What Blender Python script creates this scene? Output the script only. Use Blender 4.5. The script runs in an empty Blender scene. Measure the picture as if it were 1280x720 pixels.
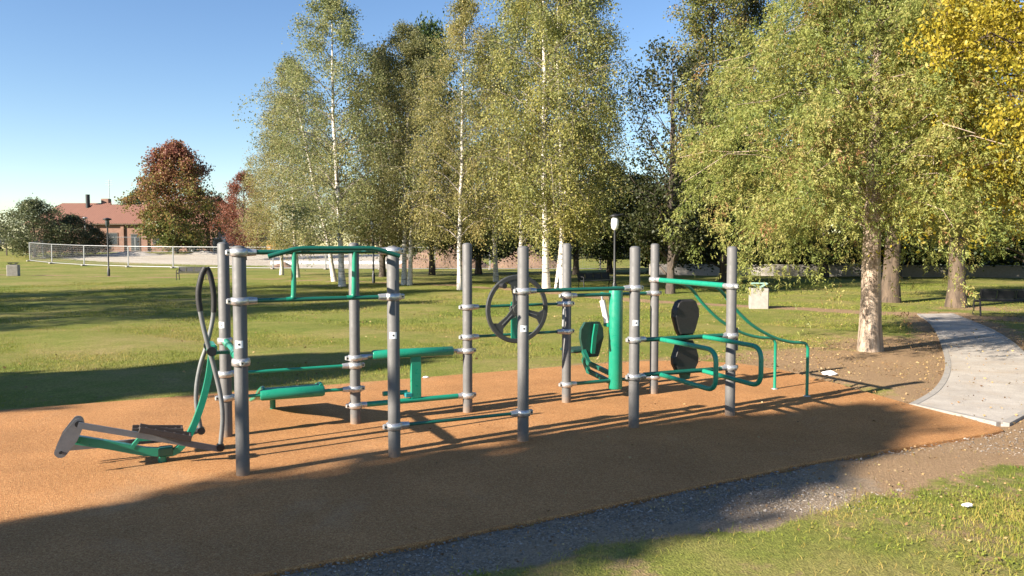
import bpy, math, random
import numpy as np
from mathutils import Vector, Matrix

R = math.radians
random.seed(7)
scene = bpy.context.scene
col = scene.collection

# ------------------------------------------------------------------ camera
CAM_H, F_PX, HOR = 2.0, 950.0, 310.0
PITCH = math.atan((360 - HOR) / F_PX)
cam_d = bpy.data.cameras.new('camera')
cam_d.sensor_width = 36.0
cam_d.lens = 36.0 * F_PX / 1280.0
cam_d.clip_start, cam_d.clip_end = 0.05, 3000.0
cam = bpy.data.objects.new('camera', cam_d)
col.objects.link(cam)
cam.location = (0, 0, CAM_H)
cam.rotation_euler = (R(90) - PITCH, 0, 0)
scene.camera = cam

# ------------------------------------------------------------------ sky and sun
SUN_EL = R(25.4)
SDX, SDY = 0.835, 0.550                    # horizontal direction in which the light travels
world = bpy.data.worlds.new('World')
scene.world = world
world.use_nodes = True
wn = world.node_tree
bg = wn.nodes['Background']
sky = wn.nodes.new('ShaderNodeTexSky')
sky.sky_type = 'NISHITA'
sky.sun_disc = False
sky.sun_elevation = SUN_EL
sky.sun_rotation = math.atan2(-SDX, -SDY)
sky.altitude = 0.0
sky.air_density = 1.0
sky.dust_density = 0.05
sky.ozone_density = 1.6
hsv = wn.nodes.new('ShaderNodeHueSaturation')
hsv.inputs['Saturation'].default_value = 1.17
hsv.inputs['Hue'].default_value = 0.508
hsv.inputs['Value'].default_value = 1.0
wn.links.new(sky.outputs[0], hsv.inputs['Color'])
wn.links.new(hsv.outputs[0], bg.inputs['Color'])
bg.inputs['Strength'].default_value = 0.062
sun_d = bpy.data.lights.new('sun', 'SUN')
sun_d.energy = 5.0
sun_d.angle = R(0.53)
sun_d.color = (1.0, 0.90, 0.76)
sun = bpy.data.objects.new('sun', sun_d)
col.objects.link(sun)
sun.rotation_euler = Vector((SDX * math.cos(SUN_EL), SDY * math.cos(SUN_EL), -math.sin(SUN_EL))).to_track_quat('-Z', 'Y').to_euler()
vs = scene.view_settings
vs.view_transform = 'Standard'
vs.look = 'None'
vs.gamma = 1.0
vs.use_curve_mapping = False
vs.exposure = 1.65

# ------------------------------------------------------------------ helpers
def sm(a, b, x):
    t = np.clip((np.asarray(x, float) - a) / (b - a), 0, 1)
    return t * t * (3 - 2 * t)

def terrain(x, y):
    """the lawn is flat; past the building site the land climbs a little"""
    return 1.45 * sm(66, 104, y)

def G(px, py, z=0.0):
    """pixel of the photograph -> point on the level ground"""
    dx, dy = (px - 640) / F_PX, -(py - 360) / F_PX
    d = np.array([dx, math.cos(PITCH) + dy * math.sin(PITCH), -math.sin(PITCH) + dy * math.cos(PITCH)])
    t = (z - CAM_H) / d[2]
    p = np.array([0, 0, CAM_H]) + t * d
    return float(p[0]), float(p[1])

def tag(o, label=None, cat=None, group=None, kind=None):
    if label: o['label'] = label
    if cat: o['category'] = cat
    if group: o['group'] = group
    if kind: o['kind'] = kind
    return o

def empty(name, loc, rz=0.0):
    o = bpy.data.objects.new(name, None)
    o.empty_display_size = 0.1
    col.objects.link(o)
    o.location = loc
    o.rotation_euler = (0, 0, rz)
    return o

def link(name, mesh, parent=None, loc=None, rot=None):
    o = bpy.data.objects.new(name, mesh)
    col.objects.link(o)
    if parent is not None: o.parent = parent
    if loc is not None: o.location = loc
    if rot is not None: o.rotation_euler = rot
    return o

def copy_tree(o, parent=None):
    c = o.copy()
    col.objects.link(c)
    c.parent = parent
    for ch in o.children:
        copy_tree(ch, c)
    return c

class MB:
    """collects shapes, then builds one mesh object"""
    def __init__(s, off=(0, 0, 0)):
        s.v, s.f, s.sm = [], [], []
        s.off = np.array(off, float)
    def add(s, vs_, fs, smooth=False):
        n = len(s.v)
        for p in vs_: s.v.append(tuple(np.asarray(p, float) - s.off))
        for f in fs:
            s.f.append(tuple(i + n for i in f)); s.sm.append(smooth)
        return s
    def box(s, c, size, rz=0.0, bev=0.0, mat=None):
        hx, hy, hz = size[0] / 2, size[1] / 2, size[2] / 2
        b = min(bev, hx * .9, hy * .9, hz * .9)
        pts, fs = [], []
        if b <= 0:
            for z in (-hz, hz):
                pts += [(-hx, -hy, z), (hx, -hy, z), (hx, hy, z), (-hx, hy, z)]
            fs = [(3, 2, 1, 0), (4, 5, 6, 7), (0, 1, 5, 4), (1, 2, 6, 5), (2, 3, 7, 6), (3, 0, 4, 7)]
        else:
            def ring(z, ix):
                ax, ay = hx - ix, hy - ix
                return [(-ax + b, -ay, z), (ax - b, -ay, z), (ax, -ay + b, z), (ax, ay - b, z), (ax - b, ay, z), (-ax + b, ay, z), (-ax, ay - b, z), (-ax, -ay + b, z)]
            pts = ring(-hz, b * .99) + ring(-hz + b, 0) + ring(hz - b, 0) + ring(hz, b * .99)
            fs = [tuple(range(7, -1, -1)), tuple(range(24, 32))]
            for k in range(3):
                for i in range(8):
                    j = (i + 1) % 8
                    fs.append((k * 8 + i, k * 8 + j, k * 8 + 8 + j, k * 8 + 8 + i))
        cr, sr = math.cos(rz), math.sin(rz)
        out = []
        for x, y, z in pts:
            q = np.array((x * cr - y * sr, x * sr + y * cr, z))
            if mat is not None: q = mat @ q
            out.append(np.array(c, float) + q)
        return s.add(out, fs)
    def tube(s, path, r, n=12, caps=True, flat=None):
        """round bar along a polyline; r is one radius or one for each point; flat=(width factor, height factor)"""
        P = [np.array(p, float) for p in path]
        m = len(P)
        rr = [r] * m if np.isscalar(r) else list(r)
        T = []
        for i in range(m):
            a, b = P[max(0, i - 1)], P[min(m - 1, i + 1)]
            t = b - a
            T.append(t / (np.linalg.norm(t) + 1e-12))
        ref = np.array((0, 0, 1.0)) if abs(T[0][2]) < .9 else np.array((1.0, 0, 0))
        nx = np.cross(ref, T[0]); nx /= np.linalg.norm(nx)
        pts = []
        for i in range(m):
            nx = nx - T[i] * np.dot(nx, T[i]); nx /= (np.linalg.norm(nx) + 1e-12)
            ny = np.cross(T[i], nx)
            for k in range(n):
                a = 2 * math.pi * k / n
                ca, sa = math.cos(a), math.sin(a)
                if flat: ca *= flat[0]; sa *= flat[1]
                pts.append(P[i] + rr[i] * (ca * nx + sa * ny))
        fs = []
        for i in range(m - 1):
            for k in range(n):
                j = (k + 1) % n
                fs.append((i * n + k, i * n + j, i * n + n + j, i * n + n + k))
        s.add(pts, fs, True)
        if caps:
            s.add(pts[:n], [tuple(range(n - 1, -1, -1))])
            s.add(pts[-n:], [tuple(range(n))])
        return s
    def rbar(s, path, w, h, up=(0, 0, 1)):
        """rectangular bar along a polyline, w across, h along the up side"""
        P = [np.array(p, float) for p in path]
        m = len(P); pts = []
        for i in range(m):
            a, b = P[max(0, i - 1)], P[min(m - 1, i + 1)]
            t = (b - a) / np.linalg.norm(b - a)
            side = np.cross(t, up)
            if np.linalg.norm(side) < 1e-3: side = np.array((0, 1.0, 0))
            side /= np.linalg.norm(side); u = np.cross(side, t)
            for a_, b_ in ((-1, -1), (1, -1), (1, 1), (-1, 1)):
                pts.append(P[i] + side * a_ * w / 2 + u * b_ * h / 2)
        fs = [(3, 2, 1, 0), tuple(range((m - 1) * 4, m * 4))]
        for i in range(m - 1):
            for k in range(4):
                j = (k + 1) % 4
                fs.append((i * 4 + k, i * 4 + j, i * 4 + 4 + j, i * 4 + 4 + k))
        return s.add(pts, fs)
    def prism(s, outline, axis_a, axis_b, axis_n, origin, thick, smooth=False):
        """outline (a,b) in the plane axis_a, axis_b, given thickness along axis_n"""
        A, B, N, O = [np.array(q, float) for q in (axis_a, axis_b, axis_n, origin)]
        n = len(outline)
        pts = [O + a * A + b * B - N * thick / 2 for a, b in outline] + [O + a * A + b * B + N * thick / 2 for a, b in outline]
        fs = [tuple(range(n - 1, -1, -1)), tuple(range(n, 2 * n))]
        for i in range(n):
            j = (i + 1) % n
            fs.append((i, j, n + j, n + i))
        return s.add(pts, fs, smooth)
    def lathe(s, prof, c=(0, 0, 0), n=20):
        pts, fs = [], []
        for r, z in prof:
            for k in range(n):
                a = 2 * math.pi * k / n
                pts.append((c[0] + r * math.cos(a), c[1] + r * math.sin(a), c[2] + z))
        for i in range(len(prof) - 1):
            for k in range(n):
                j = (k + 1) % n
                fs.append((i * n + k, i * n + j, i * n + n + j, i * n + n + k))
        s.add(pts, fs, True)
        s.add(pts[-n:], [tuple(range(n))]); s.add(pts[:n], [tuple(range(n - 1, -1, -1))])
        return s
    def mesh(s, name, mat):
        me = bpy.data.meshes.new(name)
        me.from_pydata(s.v, [], s.f)
        me.polygons.foreach_set('use_smooth', s.sm)
        me.materials.append(mat)
        me.validate(); me.update()
        return me
    def build(s, name, mat, parent=None, loc=None):
        return link(name, s.mesh(name, mat), parent, loc)

def bez(pts, n=8):
    """smooth curve (Catmull-Rom) through points"""
    P = [np.array(p, float) for p in pts]
    P = [2 * P[0] - P[1]] + P + [2 * P[-1] - P[-2]]
    out = []
    for i in range(1, len(P) - 2):
        for k in range(n):
            t = k / n
            a, b, c, d = P[i - 1], P[i], P[i + 1], P[i + 2]
            out.append(.5 * ((2 * b) + (-a + c) * t + (2 * a - 5 * b + 4 * c - d) * t * t + (-a + 3 * b - 3 * c + d) * t ** 3))
    out.append(P[-2])
    return out

def fillet(pts, r, n=6):
    """polyline with rounded corners"""
    P = [np.array(p, float) for p in pts]
    out = [P[0]]
    for i in range(1, len(P) - 1):
        a, b, c = P[i - 1], P[i], P[i + 1]
        d1, d2 = (a - b) / np.linalg.norm(a - b), (c - b) / np.linalg.norm(c - b)
        q1, q2 = b + d1 * r, b + d2 * r
        for k in range(n + 1):
            t = k / n
            out.append((1 - t) ** 2 * q1 + 2 * t * (1 - t) * b + t * t * q2)
    out.append(P[-1])
    return out

# ------------------------------------------------------------------ materials
class NT:
    def __init__(s, name):
        s.m = bpy.data.materials.new(name); s.m.use_nodes = True
        s.t = s.m.node_tree; s.N = s.t.nodes; s.L = s.t.links
        s.b = s.N['Principled BSDF']; s.out = s.N['Material Output']
    def new(s, typ, **kw):
        n = s.N.new(typ)
        for k, v in kw.items():
            if k in n.inputs: n.inputs[k].default_value = v
            else: setattr(n, k, v)
        return n
    def pos(s):
        return s.new('ShaderNodeNewGeometry').outputs['Position']
    def obj(s):
        return s.new('ShaderNodeTexCoord').outputs['Object']
    def noise(s, vec, scale, detail=3.0, rough=.55, dist=0.0):
        n = s.new('ShaderNodeTexNoise', Scale=scale, Detail=detail, Roughness=rough, Distortion=dist)
        s.L.new(vec, n.inputs['Vector']); return n.outputs['Fac']
    def voro(s, vec, scale, out='Distance', feature='F1'):
        n = s.new('ShaderNodeTexVoronoi', Scale=scale); n.feature = feature
        s.L.new(vec, n.inputs['Vector']); return n.outputs[out]
    def ramp(s, fac, stops, interp='LINEAR'):
        n = s.new('ShaderNodeValToRGB'); cr = n.color_ramp; cr.interpolation = interp
        while len(cr.elements) < len(stops): cr.elements.new(.5)
        for e, (p, c) in zip(cr.elements, stops):
            e.position = p; e.color = (c, c, c, 1) if np.isscalar(c) else (*c, 1)
        s.L.new(fac, n.inputs['Fac']); return n.outputs['Color']
    def mix(s, fac, a, b, blend='MIX'):
        n = s.new('ShaderNodeMix'); n.data_type = 'RGBA'; n.blend_type = blend
        for sock, v in ((n.inputs[0], fac), (n.inputs[6], a), (n.inputs[7], b)):
            if isinstance(v, bpy.types.NodeSocket): s.L.new(v, sock)
            elif np.isscalar(v): sock.default_value = v if sock == n.inputs[0] else (v, v, v, 1)
            else: sock.default_value = (*v, 1)
        return n.outputs[2]
    def math(s, op, a, b=0.0):
        n = s.new('ShaderNodeMath'); n.operation = op
        for sock, v in ((n.inputs[0], a), (n.inputs[1], b)):
            if isinstance(v, bpy.types.NodeSocket): s.L.new(v, sock)
            else: sock.default_value = v
        return n.outputs[0]
    def bump(s, h, strength, dist):
        n = s.new('ShaderNodeBump', Strength=strength, Distance=dist)
        s.L.new(h, n.inputs['Height']); s.L.new(n.outputs['Normal'], s.b.inputs['Normal'])
    def base(s, c):
        if isinstance(c, bpy.types.NodeSocket): s.L.new(c, s.b.inputs['Base Color'])
        else: s.b.inputs['Base Color'].default_value = (*c, 1)
        return s
    def set(s, **kw):
        for k, v in kw.items(): s.b.inputs[k.replace('_', ' ')].default_value = v
        return s

def paint(name, c, rough=.45, metal=0.0, wear=.25, scale=9.0, bump=.0, coat=0.0):
    n = NT(name)
    p = n.obj()
    f = n.noise(p, scale, 5, .65)
    c2 = tuple(max(0, q * (1 - wear)) for q in c)
    n.base(n.mix(n.ramp(f, [(.35, 0.0), (.68, 1.0)]), c, c2))
    rr = n.ramp(n.noise(p, scale * 2.5, 4), [(.3, max(.05, rough - .1)), (.75, min(1, rough + .15))])
    n.L.new(rr, n.b.inputs['Roughness'])
    n.set(Metallic=metal, Coat_Weight=coat)
    if bump: n.bump(n.noise(p, 90, 3), bump, .002)
    return n.m

M = {}
M['post'] = paint('post_grey_paint', (.135, .131, .128), .5, 0.0, .15, 6, .04)
def m_post():
    n = NT('post_grey_paint'); p = n.obj()
    c = n.mix(n.ramp(n.noise(p, 6, 5, .65), [(.35, 0.0), (.68, 1.0)]), (.118, .114, .111), (.095, .092, .090))
    mp = n.new('ShaderNodeMapping'); mp.inputs['Scale'].default_value = (1, 1, .12); n.L.new(p, mp.inputs['Vector'])
    c = n.mix(n.ramp(n.noise(mp.outputs[0], 45, 4, .7), [(.60, 0.0), (.75, .35)]), c, (.21, .20, .19))
    sx = n.new('ShaderNodeSeparateXYZ'); n.L.new(p, sx.inputs[0])
    f = n.math('ADD', sx.outputs['Z'], n.math('MULTIPLY', n.noise(p, 22, 4, .7), .16))
    c = n.mix(n.ramp(f, [(.06, .75), (.20, 0.0)]), c, (.24, .155, .095))
    n.base(c)
    n.L.new(n.ramp(n.noise(p, 15, 4), [(.3, .55), (.75, .75)]), n.b.inputs['Roughness'])
    n.bump(n.noise(p, 90, 3), .05, .002)
    return n.m
M['post'] = m_post()
M['cap'] = paint('post_cap', (.12, .122, .13), .5)
M['green'] = paint('green_enamel', (.010, .22, .135), .34, 0, .12, 7, .03, .2)
M['darkgreen'] = paint('dark_green_enamel', (.008, .105, .07), .36, 0, .15, 7, .03, .2)
M['teal'] = paint('teal_bracket', (.02, .22, .24), .35)
M['metal'] = paint('cast_aluminium', (.62, .61, .60), .36, .7, .3, 30, .08)
M['steel'] = paint('galvanised_steel', (.46, .47, .48), .42, .55, .25, 14)
M['bolt'] = paint('dark_bolt', (.03, .03, .034), .4, .5)
M['lever'] = paint('lever_grey', (.16, .165, .165), .4, 0, .2, 10)
M['plate'] = paint('plate_grey', (.14, .142, .15), .4, 0, .3, 8)
M['rubber'] = paint('black_rubber', (.018, .017, .017), .65, 0, .3, 40, .2)
M['brownpad'] = paint('brown_pedal', (.045, .032, .028), .6, 0, .3, 40, .2)
M['pad'] = paint('black_pad', (.022, .019, .017), .5, 0, .3, 20, .15)
M['greenpad'] = paint('dark_green_pad', (.012, .05, .035), .5, 0, .3, 20, .1)
M['wheel'] = paint('wheel_grey', (.05, .052, .05), .5, 0, .2, 10, .05)
M['sticker'] = paint('white_sticker', (.75, .75, .76), .4, 0, .12, 60)
M['white'] = paint('white_paint', (.75, .75, .73), .4, 0, .12)
M['lamp_white'] = paint('opal_glass', (.8, .8, .78), .25, 0, .05)
M['black'] = paint('black_metal', (.02, .021, .023), .45, .2, .3)
M['bench'] = paint('bench_grey', (.018, .019, .021), .7, .0, .3)
M['bin_top'] = paint('pale_green_frame', (.22, .34, .28), .45)
M['paper'] = paint('white_plastic', (.8, .8, .82), .35, 0, .08)
M['cable'] = paint('fence_wire', (.34, .345, .35), .45, .5, .2)
M['orange'] = paint('ochre_board', (.55, .27, .08), .6)
M['container'] = paint('site_container', (.03, .034, .045), .5, .1, .4, 2)
M['conc'] = paint('concrete', (.32, .295, .265), .85, 0, .25, 7, .3)
M['brick'] = paint('pink_brick', (.25, .14, .10), .85, 0, .3, 1.5, .2)
M['redwall'] = paint('dark_red_wall', (.2, .055, .045), .8, 0, .3, 1.5)
M['glass'] = paint('window_glass', (.05, .06, .07), .08)
M['frame'] = paint('window_frame', (.12, .09, .07), .5)
M['bark_grey'] = None

def m_rooftile():
    n = NT('roof_tiles'); p = n.obj()
    w = n.new('ShaderNodeTexWave', Scale=1.3, Distortion=1.0, Detail=2.0); w.bands_direction = 'X'
    n.L.new(p, w.inputs['Vector'])
    c = n.mix(n.noise(p, 1.2, 6, .7), (.15, .068, .046), (.235, .11, .075))
    n.base(n.mix(n.math('MULTIPLY', w.outputs['Fac'], .35), c, (.10, .036, .024)))
    n.set(Roughness=.85); n.bump(w.outputs['Fac'], .5, .05)
    return n.m
M['tile'] = m_rooftile()

def m_mat():
    n = NT('rubber_crumb'); p = n.pos()
    v = n.new('ShaderNodeTexVoronoi', Scale=150.0); n.L.new(p, v.inputs['Vector'])
    cell = n.new('ShaderNodeSeparateColor'); n.L.new(v.outputs['Color'], cell.inputs['Color'])
    gr = n.ramp(cell.outputs['Red'], [(0, (.27, .12, .046)), (.3, (.40, .187, .07)), (.7, (.485, .236, .09)), (1, (.57, .33, .145))])
    big = n.ramp(n.noise(p, 1.1, 4, .6), [(.35, .82), (.7, 1.06)])
    c = n.mix(1.0, gr, big, 'MULTIPLY')
    med = n.ramp(n.noise(p, 38, 3, .7), [(.3, .82), (.7, 1.12)])
    c = n.mix(1.0, c, med, 'MULTIPLY')
    dust = n.ramp(n.noise(p, .55, 5, .65, .6), [(.56, 0.0), (.78, .35)])
    c = n.mix(dust, c, (.45, .33, .21))
    # worn, paler strips under the machines and a few dark scuffs
    sc = n.ramp(n.noise(p, 5.0, 6, .7, 1.5), [(.66, 0.0), (.74, .35)])
    c = n.mix(sc, c, (.22, .12, .07))
    n.base(c); n.set(Roughness=.92, Specular_IOR_Level=.2)
    h = n.math('ADD', v.outputs['Distance'], n.math('MULTIPLY', n.noise(p, 30, 3), 1.2))
    n.bump(h, .75, .008)
    return n.m
M['mat'] = m_mat()

def grass_colour(n, p):
    """the lawn's own colour: green and dry patches"""
    a = n.noise(p, .22, 5, .6, .4)
    b = n.noise(p, 1.7, 4, .65)
    f = n.math('ADD', n.math('MULTIPLY', a, .62), n.math('MULTIPLY', b, .38))
    return n.ramp(f, [(.36, (.115, .148, .026)), (.47, (.175, .188, .040)), (.56, (.228, .206, .062)), (.68, (.295, .23, .10))])

def m_ground():
    n = NT('ground_soil_and_grass'); p = n.pos()
    at = n.new('ShaderNodeAttribute'); at.attribute_name = 'zone'
    sep = n.new('ShaderNodeSeparateColor'); n.L.new(at.outputs['Color'], sep.inputs['Color'])
    g = grass_colour(n, p)
    g = n.mix(1.0, g, n.ramp(n.noise(p, 26, 4, .7), [(.3, .62), (.7, 1.3)]), 'MULTIPLY')
    g = n.mix(1.0, g, n.ramp(n.noise(p, 150, 2, .7), [(.3, .72), (.7, 1.25)]), 'MULTIPLY')
    d = n.mix(n.noise(p, 2.6, 6, .65), (.27, .175, .095), (.40, .28, .165))
    d = n.mix(n.ramp(n.noise(p, 42, 3, .7), [(.42, .55), (.68, 0.0)]), d, (.17, .105, .06))
    d = n.mix(n.ramp(n.voro(p, 24), [(.0, .5), (.16, 0.0)]), d, (.52, .40, .25))
    v = n.new('ShaderNodeTexVoronoi', Scale=62.0); n.L.new(p, v.inputs['Vector'])
    vs_ = n.new('ShaderNodeSeparateColor'); n.L.new(v.outputs['Color'], vs_.inputs['Color'])
    gv = n.ramp(vs_.outputs['Green'], [(0, (.115, .09, .066)), (.5, (.215, .17, .122)), (1, (.35, .285, .21))])
    gv = n.mix(n.ramp(n.noise(p, 1.9, 5, .65), [(.35, .1), (.65, .75)]), gv, (.30, .22, .145))
    s_ = n.mix(n.noise(p, .18, 5, .6), (.30, .255, .19), (.52, .48, .42))
    s_ = n.mix(n.ramp(n.noise(p, 1.2, 4), [(.45, 0.0), (.7, .5)]), s_, (.34, .28, .2))
    nz = n.math('MULTIPLY', n.math('SUBTRACT', n.noise(p, 3.2, 6, .72), .5), 1.1)
    def mask(sock):
        q = n.math('ADD', sock, nz)
        return n.ramp(q, [(.38, 0.0), (.60, 1.0)])
    c = n.mix(mask(sep.outputs['Red']), g, d)
    c = n.mix(mask(sep.outputs['Green']), c, gv)
    c = n.mix(mask(sep.outputs['Blue']), c, s_)
    n.base(c); n.set(Roughness=.95, Specular_IOR_Level=.15)
    h = n.math('ADD', n.noise(p, 60, 4, .7), n.math('MULTIPLY', v.outputs['Distance'], .5))
    n.bump(h, .8, .02)
    return n.m
M['ground'] = m_ground()

def m_path():
    n = NT('path_concrete'); p = n.pos()
    c = n.mix(n.ramp(n.noise(p, 1.4, 6, .7), [(.3, 0.0), (.7, 1.0)]), (.30, .265, .23), (.46, .42, .37))
    c = n.mix(n.ramp(n.noise(p, .8, 5, .7, 1.2), [(.5, 0.0), (.7, .55)]), c, (.36, .275, .19))
    c = n.mix(1.0, c, n.ramp(n.noise(p, 85, 3, .7), [(.3, .78), (.7, 1.14)]), 'MULTIPLY')
    cr = n.voro(p, 2.1, 'Distance', 'DISTANCE_TO_EDGE')
    c = n.mix(n.ramp(cr, [(0, .35), (.012, 0.0)]), c, (.2, .17, .14))
    n.base(c); n.set(Roughness=.9); n.bump(n.noise(p, 70, 4), .5, .01)
    return n.m
M['path'] = m_path()

def m_bark(name, c1, c2, scale=8.0, stretch=.18, bump=.9):
    n = NT(name); p = n.obj()
    mp = n.new('ShaderNodeMapping'); mp.inputs['Scale'].default_value = (1, 1, stretch); n.L.new(p, mp.inputs['Vector'])
    f = n.noise(mp.outputs[0], scale, 6, .7, .6)
    n.base(n.mix(n.ramp(f, [(.35, 0.0), (.65, 1.0)]), c1, c2))
    n.set(Roughness=.92); n.bump(f, bump, .04)
    return n.m
M['bark_grey'] = m_bark('bark_pale_grey', (.50, .40, .31), (.20, .14, .10), 11, .10)
M['bark_dark'] = m_bark('bark_dark', (.11, .085, .065), (.045, .036, .03), 9)
M['bark_brown'] = m_bark('bark_brown', (.14, .10, .068), (.05, .036, .026), 9)

def m_birch():
    n = NT('bark_birch'); p = n.obj()
    mp = n.new('ShaderNodeMapping'); mp.inputs['Scale'].default_value = (.5, .5, 4.5); n.L.new(p, mp.inputs['Vector'])
    f = n.noise(mp.outputs[0], 2.4, 5, .7, .4)
    c = n.mix(n.noise(p, 2.5, 4), (.66, .62, .55), (.47, .42, .36))
    c = n.mix(n.ramp(f, [(.54, 0.0), (.60, 1.0)]), c, (.06, .05, .045))
    sx = n.new('ShaderNodeSeparateXYZ'); n.L.new(p, sx.inputs[0])
    at = n.new('ShaderNodeAttribute'); at.attribute_name = 'twig'
    c = n.mix(at.outputs['Fac'], c, (.10, .075, .06))
    n.base(c); n.set(Roughness=.8); n.bump(f, .5, .02)
    return n.m
M['bark_birch'] = m_birch()

def m_leaf(name, stops, trans=.35, rough=.5):
    n = NT(name)
    at = n.new('ShaderNodeAttribute'); at.attribute_name = 'tint'
    c = n.ramp(at.outputs['Fac'], stops)
    oi = n.new('ShaderNodeObjectInfo')
    c = n.mix(1.0, c, oi.outputs['Color'], 'MULTIPLY')
    n.base(c); n.set(Roughness=rough, Specular_IOR_Level=.3)
    tr = n.new('ShaderNodeBsdfTranslucent'); n.L.new(c, tr.inputs['Color'])
    ms = n.new('ShaderNodeMixShader'); ms.inputs[0].default_value = trans
    n.L.new(n.b.outputs[0], ms.inputs[1]); n.L.new(tr.outputs[0], ms.inputs[2])
    n.L.new(ms.outputs[0], n.out.inputs['Surface'])
    return n.m
M['leaf_birch'] = m_leaf('leaf_birch', [(0, (.12, .145, .06)), (.35, (.23, .245, .10)), (.65, (.345, .325, .135)), (.88, (.43, .38, .155)), (1, (.36, .27, .14))], .48)
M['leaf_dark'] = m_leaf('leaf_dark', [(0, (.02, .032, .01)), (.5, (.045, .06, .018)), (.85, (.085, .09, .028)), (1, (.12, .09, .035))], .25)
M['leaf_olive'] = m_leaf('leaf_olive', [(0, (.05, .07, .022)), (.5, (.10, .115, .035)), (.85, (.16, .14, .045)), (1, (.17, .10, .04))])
M['leaf_maple'] = m_leaf('leaf_maple', [(0, (.09, .12, .03)), (.3, (.21, .18, .045)), (.55, (.24, .13, .055)), (.8, (.20, .075, .055)), (1, (.26, .10, .075))])
M['leaf_red'] = m_leaf('leaf_red', [(0, (.12, .06, .035)), (.5, (.22, .075, .045)), (1, (.27, .11, .06))])
M['leaf_feather'] = m_leaf('leaf_feather', [(0, (.06, .095, .025)), (.3, (.165, .205, .05)), (.6, (.285, .30, .08)), (.85, (.37, .335, .11)), (.97, (.30, .21, .085)), (1, (.29, .15, .07))], .4)
M['leaf_cedar'] = m_leaf('leaf_cedar', [(0, (.03, .06, .02)), (.4, (.08, .11, .035)), (.8, (.15, .15, .05)), (1, (.22, .13, .055))], .3)
M['leaf_gold'] = m_leaf('leaf_gold', [(0, (.06, .085, .015)), (.3, (.19, .185, .022)), (.65, (.37, .295, .03)), (1, (.47, .37, .05))], .4)
M['leaf_grey'] = m_leaf('leaf_grey_green', [(0, (.04, .055, .025)), (.5, (.09, .105, .05)), (1, (.16, .16, .085))])
M['leaf_conifer'] = m_leaf('leaf_conifer', [(0, (.012, .03, .018)), (.6, (.03, .06, .035)), (1, (.05, .085, .05))], .1)

def m_blade():
    n = NT('grass_blade'); p = n.pos()
    at = n.new('ShaderNodeAttribute'); at.attribute_name = 'tint'
    g = grass_colour(n, p)
    c = n.mix(1.0, g, n.ramp(at.outputs['Fac'], [(0, (.6, .68, .5)), (.5, (1.05, 1.15, .8)), (.8, (1.35, 1.4, 1.1)), (.9, (1.7, 1.3, 1.2)), (1, (2.0, 1.55, 1.6))]), 'MULTIPLY')
    n.base(c); n.set(Roughness=.6, Specular_IOR_Level=.2)
    tr = n.new('ShaderNodeBsdfTranslucent'); n.L.new(c, tr.inputs['Color'])
    ms = n.new('ShaderNodeMixShader'); ms.inputs[0].default_value = .3
    n.L.new(n.b.outputs[0], ms.inputs[1]); n.L.new(tr.outputs[0], ms.inputs[2])
    n.L.new(ms.outputs[0], n.out.inputs['Surface'])
    return n.m
M['blade'] = m_blade()
M['litter'] = m_leaf('fallen_leaf', [(0, (.10, .055, .03)), (.4, (.24, .14, .06)), (.75, (.33, .23, .10)), (1, (.40, .30, .15))], .1)
M['pebble'] = m_leaf('pebble', [(0, (.09, .08, .072)), (.5, (.17, .148, .125)), (1, (.33, .29, .25))], 0.0, .85)

def mound_mat():
    n = NT('earth_heap'); p = n.pos()
    c = n.mix(n.noise(p, .9, 6, .7), (.13, .078, .052), (.24, .155, .105))
    n.base(c); n.set(Roughness=.95); n.bump(n.noise(p, 3, 6), .8, .2)
    return n.m
M['earth'] = mound_mat()

# ------------------------------------------------------------------ gym grid
GX, GY, GA, STEP, DEP = -2.352, 6.552, R(25.58), 1.367, 1.503
CU, SU = math.cos(GA), math.sin(GA)
def gym(u, v):
    return GX + u * CU - v * SU, GY + u * SU + v * CU
def to_gym(x, y):
    dx, dy = np.asarray(x) - GX, np.asarray(y) - GY
    return dx * CU + dy * SU, -dx * SU + dy * CU

# ------------------------------------------------------------------ ground zones
MAT_UV = [(-9, -2.55), (-3, -2.32), (.1, -2.17), (2.0, -2.08), (4.7, -1.86), (7.45, -1.86), (7.68, -1.84), (7.78, -1.74), (7.82, -1.60), (8.0, -.48), (8.36, .9), (8.58, 2.2), (8.45, 3.1), (7.9, 3.75), (7.0, 4.05), (5.8, 4.12), (2, 4.08), (-3, 4.08), (-9, 4.05)]
MAT_XY = np.array([gym(u, v) for u, v in MAT_UV])
pl = [(1145, 507), (1160, 499), (1174, 489), (1184, 475), (1188, 460), (1186, 445), (1181, 430), (1174, 415), (1164, 403), (1150, 393)]
pr = [(1252, 530.5), (1283, 513), (1300, 496), (1306, 478), (1296, 460), (1278, 444), (1258, 426), (1237, 413), (1213, 402.5), (1188, 392.5)]
PATH_L = np.array([G(*q) for q in pl]); PATH_R = np.array([G(*q) for q in pr])
PATH_XY = np.vstack([PATH_L, PATH_R[::-1]])
def inpoly(x, y, P):
    x, y = np.asarray(x, float), np.asarray(y, float)
    r = np.zeros(x.shape, bool)
    n = len(P); j = n - 1
    for i in range(n):
        xi, yi, xj, yj = *P[i], *P[j]
        c = ((yi > y) != (yj > y)) & (x < (xj - xi) * (y - yi) / (yj - yi + 1e-12) + xi)
        r ^= c; j = i
    return r
FOOT = np.array([G(*q) for q in [(-260, 341), (0, 343.5), (300, 348), (480, 353), (570, 357), (640, 362), (700, 367), (800, 376), (950, 384.5), (1100, 391), (1280, 399), (1500, 410)]])
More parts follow.
